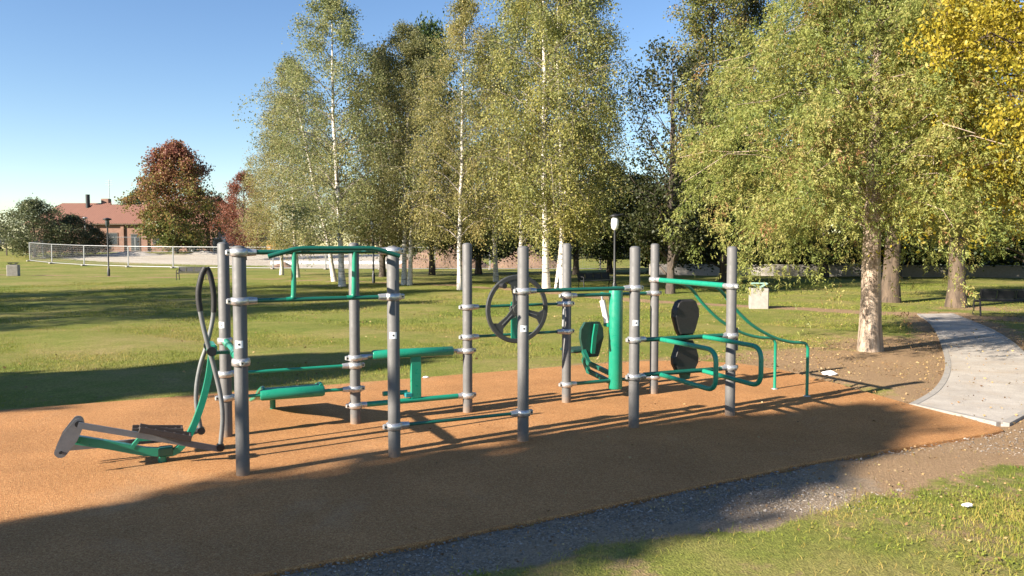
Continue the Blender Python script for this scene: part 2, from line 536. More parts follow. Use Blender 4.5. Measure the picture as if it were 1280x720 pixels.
def dist_line(x, y, P):
    d = np.full(np.shape(x), 1e9)
    for (ax, ay), (bx, by) in zip(P[:-1], P[1:]):
        l2 = (bx - ax) ** 2 + (by - ay) ** 2
        t = np.clip(((x - ax) * (bx - ax) + (y - ay) * (by - ay)) / l2, 0, 1)
        d = np.minimum(d, np.hypot(x - ax - t * (bx - ax), y - ay - t * (by - ay)))
    return d
FENCE_A = [(-52, 82), (-47.5, 78.5), (-42.5, 75.5), (-37, 73.3), (-32, 71.8), (-27, 70.8), (-22, 70), (-17, 69.4), (-12, 69), (-7, 68.8), (-2, 68.6), (3, 68.6), (8, 68.8), (13, 69.2), (18, 69.8)]
def zones(x, y):
    x, y = np.asarray(x, float), np.asarray(y, float)
    u, v = to_gym(x, y)
    dirt = np.exp(-(((x - 6.0) / 2.5) ** 2 + ((y - 12.7) / 2.4) ** 2) ** 1.3) * 1.1
    dirt = np.maximum(dirt, np.exp(-(((x - 8.0) / 2.0) ** 2 + ((y - 15.2) / 2.3) ** 2)) * .9)
    # worn rim along the far side of the mat and beside the path
    dirt = np.maximum(dirt, .62 * (1 - sm(0, .75, v - 4.05)) * sm(2.5, 6, u) * (v > 3.9))
    dirt = np.maximum(dirt, .42 * (1 - sm(0, .4, v - 4.05)) * (v > 3.9))
    dp = np.minimum(dist_line(x, y, PATH_L), dist_line(x, y, PATH_R))
    dirt = np.maximum(dirt, .75 * (1 - sm(.1, 1.3, dp)))
    df = dist_line(x, y, FOOT)
    dirt = np.maximum(dirt, .80 * (1 - sm(.35, .95, df)))
    dirt = np.maximum(dirt, (.35 + .12 * np.sin(x * 1.7 + 2 * np.sin(y * 1.1)) * np.sin(y * 2.2)) * (v < -2.2) * (y > 0))
    dirt = np.maximum(dirt, .30 * (1 - sm(1.0, 5.0, v - 4.05)) * (v > 3.9))
    edge = -2.70 + .09 * np.sin(u * 1.3) + .07 * np.sin(u * 3.1 + 1) + .04 * np.sin(u * 7.3)
    edge = edge - .9 * sm(5.6, 8.5, u)
    strip = (v < -1.5) * sm(edge - .25, edge + .12, v)
    strip = strip * (u < 12)
    gravel = strip * (1 - sm(3.4, 6.0, u)) * 1.1
    dirt = np.maximum(dirt, strip * .9)
    dirt = np.maximum(dirt, .7 * np.exp(-(((x - 15.5) / 2.5) ** 2 + ((y - 25.0) / 1.6) ** 2)))
    fx = np.interp(x, [p[0] for p in FENCE_A], [p[1] for p in FENCE_A])
    site = sm(1.0, 4.5, y - fx) * sm(-56, -50, x) * (1 - sm(-11, -7, x)) * (1 - sm(92, 97, y))
    # strip of rough grass inside the hoarding on the left
    site = site * (.25 + .75 * np.maximum(sm(4.5, 7.5, y - fx), sm(-26, -20, x)))
    dirt = np.maximum(dirt, .28 * sm(.5, 3, y - fx) * sm(-15, -9, x) * (1 - sm(17, 22, x)) * (1 - sm(92, 97, y)))
    return np.clip(dirt, 0, 1), np.clip(gravel, 0, 1), np.clip(site, 0, 1)

def grid_axis(lo, hi, parts):
    a = []
    for s, e, st in parts: a.append(np.arange(s, e, st))
    return np.concatenate(a + [[hi]])
xs = grid_axis(-900, 900, [(-900, -200, 100), (-200, -60, 10), (-60, -14, 1.6), (-14, 14, .22), (14, 60, 1.6), (60, 200, 10), (200, 900, 100)])
ys = grid_axis(-300, 1200, [(-300, -40, 40), (-40, -2, 4), (-2, 17, .22), (17, 36, .5), (36, 110, 1.6), (110, 200, 10), (200, 1200, 100)])
X, Y = np.meshgrid(xs, ys)
U_, V_ = to_gym(X, Y)
rng0 = np.random.default_rng(3)
Z = terrain(X, Y)
bumpy = (0.02 * np.sin(X * 1.1 + 1.7 * np.sin(Y * .7)) + 0.018 * np.sin(Y * 1.6 + X * .6)) * (np.abs(X) < 60) * (Y < 60)
onmat = inpoly(X, Y, MAT_XY) | inpoly(X, Y, PATH_XY)
near = np.clip(np.minimum(dist_line(X, Y, np.vstack([MAT_XY, MAT_XY[:1]])), dist_line(X, Y, np.vstack([PATH_XY, PATH_XY[:1]]))), 0, .8) / .8
Z = Z + np.where(onmat, -.03, bumpy * near + .0)
ny_, nx_ = X.shape
vv = np.stack([X.ravel(), Y.ravel(), Z.ravel()], 1)
idx = np.arange(ny_ * nx_).reshape(ny_, nx_)
quads = np.stack([idx[:-1, :-1], idx[:-1, 1:], idx[1:, 1:], idx[1:, :-1]], -1).reshape(-1, 4)
def np_mesh(name, verts, faces, mat, smooth=False):
    me = bpy.data.meshes.new(name)
    nv, nf, k = len(verts), len(faces), faces.shape[1]
    me.vertices.add(nv); me.vertices.foreach_set('co', np.ascontiguousarray(verts, np.float32).ravel())
    me.loops.add(nf * k); me.loops.foreach_set('vertex_index', np.ascontiguousarray(faces, np.int32).ravel())
    me.polygons.add(nf)
    me.polygons.foreach_set('loop_start', np.arange(0, nf * k, k, dtype=np.int32))
    me.polygons.foreach_set('use_smooth', np.full(nf, smooth))
    me.materials.append(mat)
    me.update(calc_edges=True)
    return me
gme = np_mesh('ground', vv, quads, M['ground'], True)
za = gme.attributes.new('zone', 'FLOAT_COLOR', 'POINT')
zd, zg, zs = zones(X.ravel(), Y.ravel())
za.data.foreach_set('color', np.stack([zd, zg, zs, np.ones_like(zd)], 1).astype(np.float32).ravel())
tag(link('ground', gme), kind='structure')

# the rubber safety surface: a slab with a real edge
def resample(P, step):
    out = []
    n = len(P)
    for i in range(n):
        a, b = P[i], P[(i + 1) % n]
        k = max(1, int(np.hypot(*(b - a)) / step))
        for q in range(k): out.append(a + (b - a) * q / k)
    return np.array(out)
mp_ = resample(MAT_XY, .5)
mb = MB()
nn = len(mp_)
cx, cy = mp_.mean(0)
top = [(x, y, .010) for x, y in mp_]
top_in = [(x + (cx - x) * .0035, y + (cy - y) * .0035, .022) for x, y in mp_]
low = [(x, y, -.10) for x, y in mp_]
mb.add(top_in + top + low, [tuple(range(nn))] + [(nn + i, nn + (i + 1) % nn, (i + 1) % nn, i) for i in range(nn)] + [(2 * nn + i, 2 * nn + (i + 1) % nn, nn + (i + 1) % nn, nn + i) for i in range(nn)])
tag(mb.build('rubber_play_surface', M['mat']), kind='structure')

# the path: slab and kerbs
mb = MB()
def fine(P, n=5): return np.array([p[:2] for p in bez([(x, y, 0) for x, y in P], n)])
PL, PR = fine(PATH_L), fine(PATH_R)
v_, f_ = [], []
for a, b in zip(PL, PR): v_ += [(a[0], a[1], .018), (b[0], b[1], .018)]
for i in range(len(PL) - 1): f_.append((2 * i, 2 * i + 1, 2 * i + 3, 2 * i + 2))
mb.add(v_, f_)
tag(mb.build('path', M['path']), kind='structure')
def kerb(P, side):
    k = MB()
    k.rbar([(x, y, -.017) for x, y in P], .085, .08)
    tag(k.build('kerb', M['conc']), kind='structure')
off = lambda P, d: P + np.array([[d, 0]])
kerb(off(PL, -.04), -1); kerb(off(PR, .04), 1)
kerb(np.array([PL[0] + (PR[0] - PL[0]) * t for t in np.linspace(.03, .97, 6)]), 1)

# ------------------------------------------------------------------ the gym frame
gf = empty('outdoor_gym_frame', (GX, GY, .022), GA)
tag(gf, 'long climbing frame of ten grey posts joined by green bars on orange mat', 'exercise frame')
PR_ = .058
post_prof = lambda h: [(PR_, -.06), (PR_, h - .012), (PR_ - .008, h - .003), (PR_ - .02, h)]
post_me = {}
clamp_me, bar_me = {}, {}
def clamp_mesh(ang):
    """two-piece aluminium clamp: ring with ears, socket pointing along ang"""
    key = round(ang, 3)
    if key in clamp_me: return clamp_me[key]
    m = MB()
    m.lathe([(PR_ + .001, -.034), (PR_ + .017, -.030), (PR_ + .022, 0), (PR_ + .017, .030), (PR_ + .001, .034)], n=22)
    d = np.array((math.cos(ang), math.sin(ang), 0)); s = np.array((-d[1], d[0], 0))
    for sg in (1, -1):
        m.box(d * sg * (PR_ + .028), (.05, .04, .052), ang, .010)
    m.tube([d * (PR_ + .01), d * (PR_ + .04), d * (PR_ + .085)], [.034, .032, .028], 12)
    clamp_me[key] = m.mesh('clamp', M['metal'])
    return clamp_me[key]
bolt_mesh = MB().tube([(0, 0, 0), (0, 0, .008)], .009, 8).mesh('bolt', M['bolt'])
def make_post(i, row, h, clamps, sticker=None):
    u, v = i * STEP, row * DEP
    me = MB().lathe(post_prof(h), n=24).mesh('post', M['post'])
    p = link('post', me, gf, (u, v, 0))
    cap = MB().lathe([(PR_ - .012, h - .004), (PR_ - .014, h + .004), (.01, h + .009)], n=20).build('cap', M['cap'], p)
    for z, ang in clamps:
        c = link('clamp', clamp_mesh(ang), p, (0, 0, z))
        # bolt heads on the ear that faces the lawn side
        for sg in (1, -1):
            d = (math.cos(ang) * sg, math.sin(ang) * sg)
            link('bolt', bolt_mesh, p, (d[0] * (PR_ + .030) - .0, d[1] * (PR_ + .030) - .016, z), (R(90), 0, 0))
    if sticker:
        a0 = R(-90 - 25) + sticker[1]
        m = MB(); n = 5; w = 1.15
        pts = [( (PR_ + .0015) * math.cos(a0 + w * (k / n - .5)), (PR_ + .0015) * math.sin(a0 + w * (k / n - .5)), sticker[0] + dz) for dz in (-.032, .032) for k in range(n + 1)]
        m.add(pts, [(k, k + 1, n + 2 + k, n + 1 + k) for k in range(n)])
        m.build('sticker', M['sticker'], p)
        ra = PR_ + .003
        q = [(ra * math.cos(a0 + w_), ra * math.sin(a0 + w_), sticker[0] + dz) for dz in (-.009, .009) for w_ in (-.13, .13)]
        MB().add(q, [(0, 1, 3, 2)]).build('sticker_mark', M['bolt'], p)
    return p
E0, W0, N0, S0 = 0.0, math.pi, math.pi / 2, -math.pi / 2
make_post(0, 0, 1.99, [(1.94, E0), (1.52, E0), (.99, N0)], (1.15, .1))
make_post(1, 0, 1.99, [(1.95, W0), (1.52, W0), (.29, E0)], (1.16, .1))
make_post(2, 0, 1.99, [(1.54, E0), (.29, W0)], (1.16, .1))
make_post(3, 0, 1.99, [(1.54, W0), (.97, E0), (.56, E0)], (1.16, .1))
make_post(4, 0, 1.99, [(1.53, N0), (.95, W0), (.57, W0)])
make_post(0, 1, 2.03, [(1.01, S0), (.66, E0), (.41, E0)], (1.18, -.3))
make_post(1, 1, 2.03, [(.745, E0), (.66, W0), (.395, W0), (.205, E0)])
make_post(2, 1, 2.03, [(1.27, E0), (.91, E0), (.745, W0), (.205, W0)])
make_post(3, 1, 2.03, [(1.37, E0), (1.27, W0), (.915, W0), (.23, E0)])
make_post(4, 1, 2.03, [(1.55, S0), (1.37, W0), (.23, W0)])
def bar(name, a, b, r, mat, n=12, cut=.13, parent=None):
    a, b = np.array(a, float), np.array(b, float)
    d = (b - a) / np.linalg.norm(b - a)
    return MB().tube([a + d * cut, b - d * cut], r, n).build(name, mat, gf if parent is None else parent)
P_ = lambda i, z: (i * STEP, 0, z)
B_ = lambda i, z: (i * STEP, DEP, z)
bar('crossbar', P_(0, 1.52), P_(1, 1.52), .020, M['darkgreen'])
bar('low_bar', P_(1, .29), P_(2, .29), .017, M['darkgreen'])
bar('crossbar', P_(2, 1.54), P_(3, 1.54), .021, M['darkgreen'])
bar('crossbar', B_(0, .66), B_(1, .66), .019, M['green'])
bar('bench_bar', B_(0, .41), B_(1, .395), .019, M['green'])
bar('crossbar', P_(4, 1.53), B_(4, 1.55), .034, M['green'], 14)
link_bar = bar('crossbar', P_(0, .99), B_(0, 1.01), .038, M['green'], 14)
for t in (.30, .70):
    q = np.array(P_(0, .99)) * (1 - t) + np.array(B_(0, 1.01)) * t
    MB().tube([q - (0, .02, 0), q + (0, .02, 0)], .043, 14).build('bar_collar', M['darkgreen'], link_bar)
bar('wheel_bar', B_(2, 1.27), B_(3, 1.27), .018, M['darkgreen'])
bar('wheel_bar', B_(2, .91), B_(3, .915), .018, M['darkgreen'])
bar('crossbar', B_(3, 1.37), B_(4, 1.37), .024, M['darkgreen'])
bar('low_bar', B_(3, .23), B_(4, .23), .024, M['darkgreen'])
bar('low_bar', B_(1, .205), B_(2, .205), .031, M['green'])
# pull-up unit between the first two posts
tb = bar('pull_up_bar', P_(0, 1.94), P_(1, 1.95), .021, M['darkgreen'])
for u in (.45, .99):
    MB().tube(fillet([(u - .06, 0, 1.522), (u, 0, 1.525), (u + .005, 0, 1.60), (u + .015, 0, 1.94)], .03), .022, 12).build('upright', M['green'], gf)
grip = MB().tube(fillet([(.215, -.20, 1.905), (.46, -.20, 1.975), (1.14, -.20, 1.975), (1.37, -.20, 1.905)], .06), .021, 12).build('grip_bar', M['darkgreen'], gf)
for u in (.52, 1.09):
    MB().box((u, -.10, 1.962), (.06, .20, .03), 0, .006).build('bracket', M['teal'], grip)
# padded roller between second and third far posts, with its stem and foot bar
MB().tube([(STEP + .20, DEP, .765), (STEP + .21, DEP, .765), (2 * STEP - .2, DEP, .755), (2 * STEP - .19, DEP, .755)], [.045, .054, .054, .045], 18).build('padded_roller', M['green'], gf)
for a, b in ((STEP + .06, STEP + .21), (2 * STEP - .2, 2 * STEP - .06)):
    MB().tube([(a, DEP, .757), (b, DEP, .757)], .02, 10).build('roller_axle', M['steel'], gf)
MB().box((2.08, DEP, .475), (.125, .05, .50), 0, .008).build('stem', M['green'], gf)
ft = MB().tube([(1.70, DEP + .05, .30), (1.99, DEP + .05, .295)], .028, 12).build('foot_bar', M['green'], gf)
MB().box((2.0, DEP + .02, .27), (.10, .09, .05), 0, .006).build('bracket', M['teal'], ft)
# flat steel plate beside the last near post, lever beside the fourth far post
MB().box((4 * STEP + .095, .02, .90), (.022, .06, .27), 0, .004).build('steel_plate', M['lever'], gf)
MB().tube([(3 * STEP - .085, DEP - .08, 1.21), (3 * STEP - .10, DEP - .10, 1.1), (3 * STEP - .115, DEP - .12, .99)], .020, 10).build('lever', M['lever'], gf)

# sit-up board: perforated curved sheet falling away behind the far posts
sb = empty('sit_up_board', (*gym(.70, DEP + .6), .022), GA)
tag(sb, 'low green curved sit-up board beside thin bar behind first two posts', 'exercise bench')
o0 = (.70, DEP + .6, 0)
MB(o0).tube([(.34, DEP, .405), (.36, DEP, .405), (1.0, DEP, .40), (1.02, DEP, .40)], [.05, .06, .06, .05], 18).build('roll_edge', M['green'], sb)
prof = bez([(DEP + .02, .455), (DEP + .12, .462), (DEP + .40, .385), (DEP + .80, .235), (DEP + 1.22, .13)], 6)
prof = [np.array(p) for p in prof]
brd = MB(o0)
ncol = 12
us = np.linspace(.40, .98, ncol + 1)
for i in range(len(prof) - 1):
    a, b = prof[i], prof[i + 1]
    for k in range(ncol):
        if k % 2 == 1 and 3 <= i <= len(prof) - 4 and i % 3 != 0:   # slots
            w0, w1 = us[k], us[k + 1]
            m0, m1 = w0 + (w1 - w0) * .28, w0 + (w1 - w0) * .72
            segs = [(w0, m0), (m1, w1)]
        else: segs = [(us[k], us[k + 1])]
        for w0, w1 in segs:
            brd.add([(w0, a[0], a[1]), (w1, a[0], a[1]), (w1, b[0], b[1]), (w0, b[0], b[1]),
                     (w0, a[0], a[1] - .012), (w1, a[0], a[1] - .012), (w1, b[0], b[1] - .012), (w0, b[0], b[1] - .012)],
                    [(0, 1, 2, 3), (7, 6, 5, 4), (0, 3, 7, 4), (1, 5, 6, 2)])
brd.build('board', M['green'], sb)
for u in (.385, .995):
    MB(o0).tube([(u, p[0], p[1]) for p in prof], .022, 10).build('side_rail', M['green'], sb)
MB(o0).tube([(.64, DEP + 1.22, -.05), (.64, DEP + 1.22, .15)], .035, 12).build('foot', M['green'], sb)
MB(o0).tube([(.40, DEP + 1.22, .15), (.98, DEP + 1.22, .15)], .025, 10).build('end_bar', M['green'], sb)

# ------------------------------------------------------------------ elliptical trainer
VM = DEP / 2
el = empty('elliptical_trainer', (*gym(-.63, VM), .022), GA)
tag(el, 'green and grey elliptical step trainer with two tall handles at frame end', 'exercise machine')
o0 = (-.63, VM, 0)
spine = bez([(-.63, VM, .085), (-.52, VM, .085), (-.41, VM, .20), (-.30, VM, .45), (-.225, VM, .72), (-.19, VM, .94), (-.19, VM, 1.02)], 6)
MB(o0).rbar(spine, .055, .085, (0, 1, 0)).build('curved_spine', M['green'], el)
MB(o0).rbar([(-1.33, VM, .285), (-1.04, VM, .20), (-.78, VM, .115), (-.60, VM, .085)], .06, .075).build('base_beam', M['green'], el)
ba = MB(o0)
ba.box((-.60, VM, .095), (.13, .10, .085), 0, .01)
ba.build('base_block', M['darkgreen'], el)
MB(o0).tube([(-.63, VM, -.06), (-.63, VM, .09)], .038, 14).build('foot', M['green'], el)
pk = MB(o0)
pk.rbar([(-.88, VM, .16), (-.82, VM, .235), (-.60, VM, .225), (-.42, VM, .21)], .07, .035)
pk.build('pedal_support', M['green'], el)
hd = MB(o0)
hd.box((-.185, VM, 1.03), (.075, .36, .10), 0, .012)
hub = hd.build('pivot_block', M['green'], el)
MB(o0).rbar([(-.17, VM, .99), (.0, VM, .985), (.02, VM, 1.0)], .06, .03).build('connector', M['green'], el)
# crank plates
def crank(v, up):
    m = MB(o0)
    c0 = np.array((-1.285, .45)); c1 = np.array((-1.425, .215))
    if not up: c0, c1 = np.array((-1.31, .42)), np.array((-1.44, .19))
    d = (c1 - c0); L = np.linalg.norm(d); d /= L; nrm = np.array((-d[1], d[0]))
    out = []
    r0, rm, r1 = .046, .064, .05
    for k in range(9):
        a = math.pi * k / 8; out.append(c0 - d * math.sin(a) * r0 + nrm * math.cos(a) * r0)
    out.append(c0 + d * L * .5 - nrm * rm)
    for k in range(9):
        a = math.pi * k / 8; out.append(c1 + d * math.sin(a) * r1 - nrm * math.cos(a) * r1)
    out.append(c0 + d * L * .5 + nrm * rm)
    m.prism(out, (1, 0, 0), (0, 0, 1), (0, 1, 0), (0, v, 0), .014)
    o = m.build('crank_plate', M['plate'], el)
    for c, rad in ((c0, .028), (c1, .012)):
        MB(o0).tube([(c[0], v - .03, c[1]), (c[0], v + .01, c[1])], rad, 14).build('bolt', M['bolt'], o)
crank(VM - .14, True); crank(VM + .14, False)
MB(o0).tube([(-1.36, VM - .13, .33), (-1.36, VM + .13, .33)], .045, 16).build('crank_hub', M['lever'], el)
def pedal_arm(v, pts, pu, pz, slope):
    o = MB(o0).rbar([(a, v, z) for a, z in pts], .022, .052).build('pedal_arm', M['plate'], el)
    m = MB(o0)
    c, s = math.cos(slope), math.sin(slope)
    mt = np.array(((c, 0, s), (0, 1, 0), (-s, 0, c)))
    m.box((pu, v - .01, pz), (.44, .15, .022), 0, .006, mt)
    m.box((pu, v - .085, pz + .015), (.44, .012, .05), 0, .003, mt)
    m.box((pu, v + .065, pz + .015), (.44, .012, .05), 0, .003, mt)
    m.box((pu + .21 * c, v - .01, pz + .01 - .21 * s), (.014, .15, .05), 0, .003, mt)
    for q in range(5):
        m.box((pu - .16 * c + q * .08 * c, v - .01, pz + .016 + .16 * s - q * .08 * s), (.02, .12, .012), 0, .003, mt)
    m.build('pedal', M['brownpad'], el)
pedal_arm(VM - .22, [(-1.285, .455), (-.71, .285), (-.30, .16), (-.15, .115)], -.60, .305, R(17))
pedal_arm(VM + .22, [(-1.44, .165), (-1.0, .16), (-.55, .155), (-.28, .215)], -.66, .245, R(6))
def handle(v, pts, v_top):
    P = bez([(u, v + (v_top - v) * max(0, (z - 1.2) / .6), z) for u, z in pts], 6)
    k = int(len(P) * .66)
    o = MB(o0).tube(P[:k + 1], .021, 12).build('handle', M['lever'], el)
    MB(o0).tube(P[k:], .026, 12).build('grip', M['rubber'], o)
    a = P[0]
    MB(o0).tube([(a[0], v - .04, a[2]), (a[0], v + .04, a[2])], .036, 14).build('joint', M['bolt'], o)
    MB(o0).tube([(-.20, v - .045, 1.03), (-.20, v + .03, 1.03)], .042, 14).build('pivot', M['bolt'], o)
handle(VM - .21, [(-.14, .13), (-.115, .40), (-.13, .62), (-.18, .88), (-.215, 1.03), (-.275, 1.32), (-.30, 1.55), (-.27, 1.72), (-.235, 1.80)], VM - .19)
handle(VM + .21, [(-.28, .21), (-.315, .45), (-.31, .65), (-.27, .86), (-.215, 1.03), (-.155, 1.28), (-.14, 1.5), (-.165, 1.70), (-.20, 1.79)], VM + .19)

# ------------------------------------------------------------------ hand wheel
WV, WZ, WU = DEP - .11, 1.235, 3.345
wh = empty('hand_wheel', (*gym(WU, DEP), .022), GA)
tag(wh, 'dark grey three-spoked shoulder wheel fixed to two thin green bars', 'exercise wheel')
o0 = (WU, DEP, 0)
rim = MB(o0)
n = 48; R0, R1, th = .366, .42, .032
pts = []
for k in range(n):
    a = 2 * math.pi * k / n
    for r, y in ((R0, -th / 2), (R1 - .01, -th / 2), (R1, -th / 4), (R1, th / 4), (R1 - .01, th / 2), (R0, th / 2)):
        pts.append((WU + r * math.cos(a), WV + y, WZ + r * math.sin(a)))
fs = [(k * 6 + j, k * 6 + (j + 1) % 6, ((k + 1) % n) * 6 + (j + 1) % 6, ((k + 1) % n) * 6 + j) for k in range(n) for j in range(6)]
rim.add(pts, fs)
rim.build('rim', M['wheel'], wh)
for a in (R(98), R(222), R(342)):
    m = MB(o0)
    ca, sa = math.cos(a), math.sin(a)
    out = [(.04, -.055), (.16, -.035), (.30, -.045), (.362, -.11), (.375, 0), (.362, .11), (.30, .045), (.16, .035), (.04, .055)]
    m.prism(out, (ca, 0, sa), (-sa, 0, ca), (0, 1, 0), (WU, WV, WZ), .022)
    sp = m.build('spoke', M['wheel'], wh)
    MB(o0).prism([(.10, -.006), (.28, -.006), (.28, .006), (.10, .006)], (ca, 0, sa), (-sa, 0, ca), (0, 1, 0), (WU, WV - .012, WZ), .006).build('rib', M['lever'], sp)
MB(o0).tube([(WU, WV - .03, WZ), (WU, DEP, WZ)], .06, 20).build('hub', M['wheel'], wh)
MB(o0).box((WU, DEP - .035, 1.09), (.10, .014, .46), 0, .004).build('mounting_plate', M['green'], wh)
a = R(128)
MB(o0).tube([(WU + .37 * math.cos(a), WV - .01, WZ + .37 * math.sin(a)), (WU + .37 * math.cos(a), WV - .13, WZ + .37 * math.sin(a))], [.026, .032], 14).build('handle_knob', M['rubber'], wh)

# ------------------------------------------------------------------ press machine: thick green column with seat
CO = 4.845
pm = empty('seated_press_machine', (*gym(CO, DEP), .022), GA)
tag(pm, 'seated press machine with thick green column, dark pads and white damper', 'exercise machine')
o0 = (CO, DEP, 0)
MB(o0).lathe([(.05, .11), (.085, .115), (.092, .13), (.092, 1.42), (.085, 1.445), (.03, 1.455)], (CO, DEP, 0), 24).build('column', M['green'], pm)
MB(o0).tube([(CO, DEP, 1.45), (CO, DEP, 1.475)], .05, 14).build('column_cap', M['darkgreen'], pm)
for z, d in ((.42, 0), (.31, .0)):
    MB(o0).rbar([(CO - .06, DEP + .05, z - .10), (CO - .20, DEP + .35, z), (CO - .16, DEP + .55, z + .14)], .055, .055).build('seat_arm', M['darkgreen'], pm)
MB(o0).rbar([(CO - .03, DEP + .52, .52), (CO - .02, DEP + .50, .75), (CO + .0, DEP + .48, .93)], .06, .03, (0, 1, 0)).build('back_support', M['green'], pm)
hexo = [(-.12, -.25), (.10, -.25), (.13, -.16), (.185, .02), (.175, .14), (.12, .235), (-.11, .235), (-.175, .14), (-.185, .02), (-.14, -.16)]
MB(o0).prism(hexo, (1, 0, 0), (0, 0, 1), (0, 1, 0), (CO - .03, DEP + .56, .72), .055).build('back_pad', M['greenpad'], pm)
MB(o0).box((CO - .13, DEP + .80, .545), (.34, .36, .05), 0, .018).build('seat_pad', M['greenpad'], pm)
da = MB(o0).tube([(CO - .02, DEP + .30, 1.27), (CO + .03, DEP + .26, .97)], .038, 14).build('damper', M['white'], pm)
MB(o0).tube([(CO - .025, DEP + .305, 1.34), (CO - .02, DEP + .30, 1.27)], .016, 10).build('rod', M['steel'], da)
MB(o0).tube([(CO - .03, DEP, 1.36), (CO - .03, DEP + .31, 1.36)], .022, 10).build('upper_arm', M['green'], pm)
MB(o0).box((CO + .035, DEP + .17, .94), (.05, .30, .05), 0, .006).build('damper_bracket', M['green'], pm)

# ------------------------------------------------------------------ dip and leg-raise station
lr = empty('leg_raise_station', (*gym(4.75, 0), .022), GA)
tag(lr, 'leg raise station with two black back pads and green looped arm bars', 'exercise machine')
o0 = (4.75, 0, 0)
for z in (.955, .565):
    MB(o0).tube([(3 * STEP + .13, 0, z + .008), (4 * STEP - .13, 0, z)], .026, 12).build('support_bar', M['darkgreen'], lr)
for u in (4.45, 5.05):
    MB(o0).tube(fillet([(u, .02, .955), (u, -.20, .955), (u, -.93, .945), (u, -.93, .53), (u, -.20, .555), (u, .02, .56)], .14, 7), .026, 12).build('looped_arm_bar', M['green'], lr)
lobe = lambda s, h: [(-.10 * s, -h), (.10 * s, -h), (.135 * s, -h * .75), (.19 * s, h * .05), (.185 * s, h * .45), (.14 * s, h * .88), (.09 * s, h), (-.09 * s, h), (-.14 * s, h * .88), (-.185 * s, h * .45), (-.19 * s, h * .05), (-.135 * s, -h * .75)]
pu = 4.845
def pad(z, h, flip):
    L = lobe(.98, h)
    if flip: L = [(a, -b * .9) for a, b in L][::-1]
    m = MB(o0)
    inner = [(a * .86, b * .9) for a, b in L]
    n = len(L)
    pts = [(pu + a, .085, z + b) for a, b in L] + [(pu + a, .045, z + b) for a, b in L] + [(pu + a, .018, z + b) for a, b in inner]
    fs = [tuple(range(n))] + [(i, n + i, n + (i + 1) % n, (i + 1) % n) for i in range(n)] + [(n + i, 2 * n + i, 2 * n + (i + 1) % n, n + (i + 1) % n) for i in range(n)] + [tuple(range(3 * n - 1, 2 * n - 1, -1))]
    m.add(pts, fs)
    return m.build('back_pad', M['pad'], lr)
pad(1.185, .205, False); pad(.735, .20, True)
MB(o0).box((pu, .10, .93), (.16, .03, .80), 0, .01).build('back_plate', M['darkgreen'], lr)
MB(o0).prism([(-.10, .08), (-.06, -.07), (.06, -.07), (.10, .08)], (1, 0, 0), (0, 0, 1), (0, 1, 0), (pu, .06, .535), .02).build('lower_plate', M['darkgreen'], lr)
for u in (4.56, 5.0):
    MB(o0).box((u, .02, .965), (.22, .05, .028), 0, .006).build('mount_flange', M['green'], lr)

# ------------------------------------------------------------------ sloping parallel rails at the far end
rl = empty('sloping_parallel_rails', (*gym(7.2, .75), .022), GA)
tag(rl, 'pair of green curved handrails sloping from frame down to the mat', 'handrails')
o0 = (7.2, .75, 0)
for v in (.46, 1.04):
    P = bez([(4 * STEP + .02, v, 1.535), (5.70, v, 1.45), (5.90, v, 1.25), (6.21, v, 1.005), (6.58, v, .825), (6.88, v, .745), (7.08, v, .725)], 6) + bez([(7.08, v, .725), (7.16, v, .705), (7.2, v, .64)], 4)[1:] + [np.array((7.2, v, .3)), np.array((7.2, v, -.05))]
    MB(o0).tube(P, .021, 12).build('rail', M['green'], rl)
for v in (.46, 1.04):
    MB(o0).lathe([(.045, .0), (.045, .006), (.03, .012)], (7.2, v, 0), 16).build('foot_plate', M['steel'], rl)

# ------------------------------------------------------------------ foliage tools
def leaf_mesh(name, C, D, L, W, tint, mat, rng, droop=None):
    N = len(C)
    D = D / (np.linalg.norm(D, axis=1, keepdims=True) + 1e-9)
    S = np.cross(D, rng.normal(size=(N, 3))); S /= (np.linalg.norm(S, axis=1, keepdims=True) + 1e-9)
    L = np.asarray(L).reshape(-1, 1) * np.ones((N, 1)); W = np.asarray(W).reshape(-1, 1) * np.ones((N, 1))
    mid = C + D * L * .45
    V = np.stack([C, mid + S * W / 2, C + D * L, mid - S * W / 2], 1).reshape(-1, 3)
    Fc = np.arange(4 * N).reshape(N, 4)
    me = np_mesh(name, V, Fc, mat)
    a = me.attributes.new('tint', 'FLOAT', 'FACE')
    a.data.foreach_set('value', np.clip(tint, 0, 1).astype(np.float32))
    return me

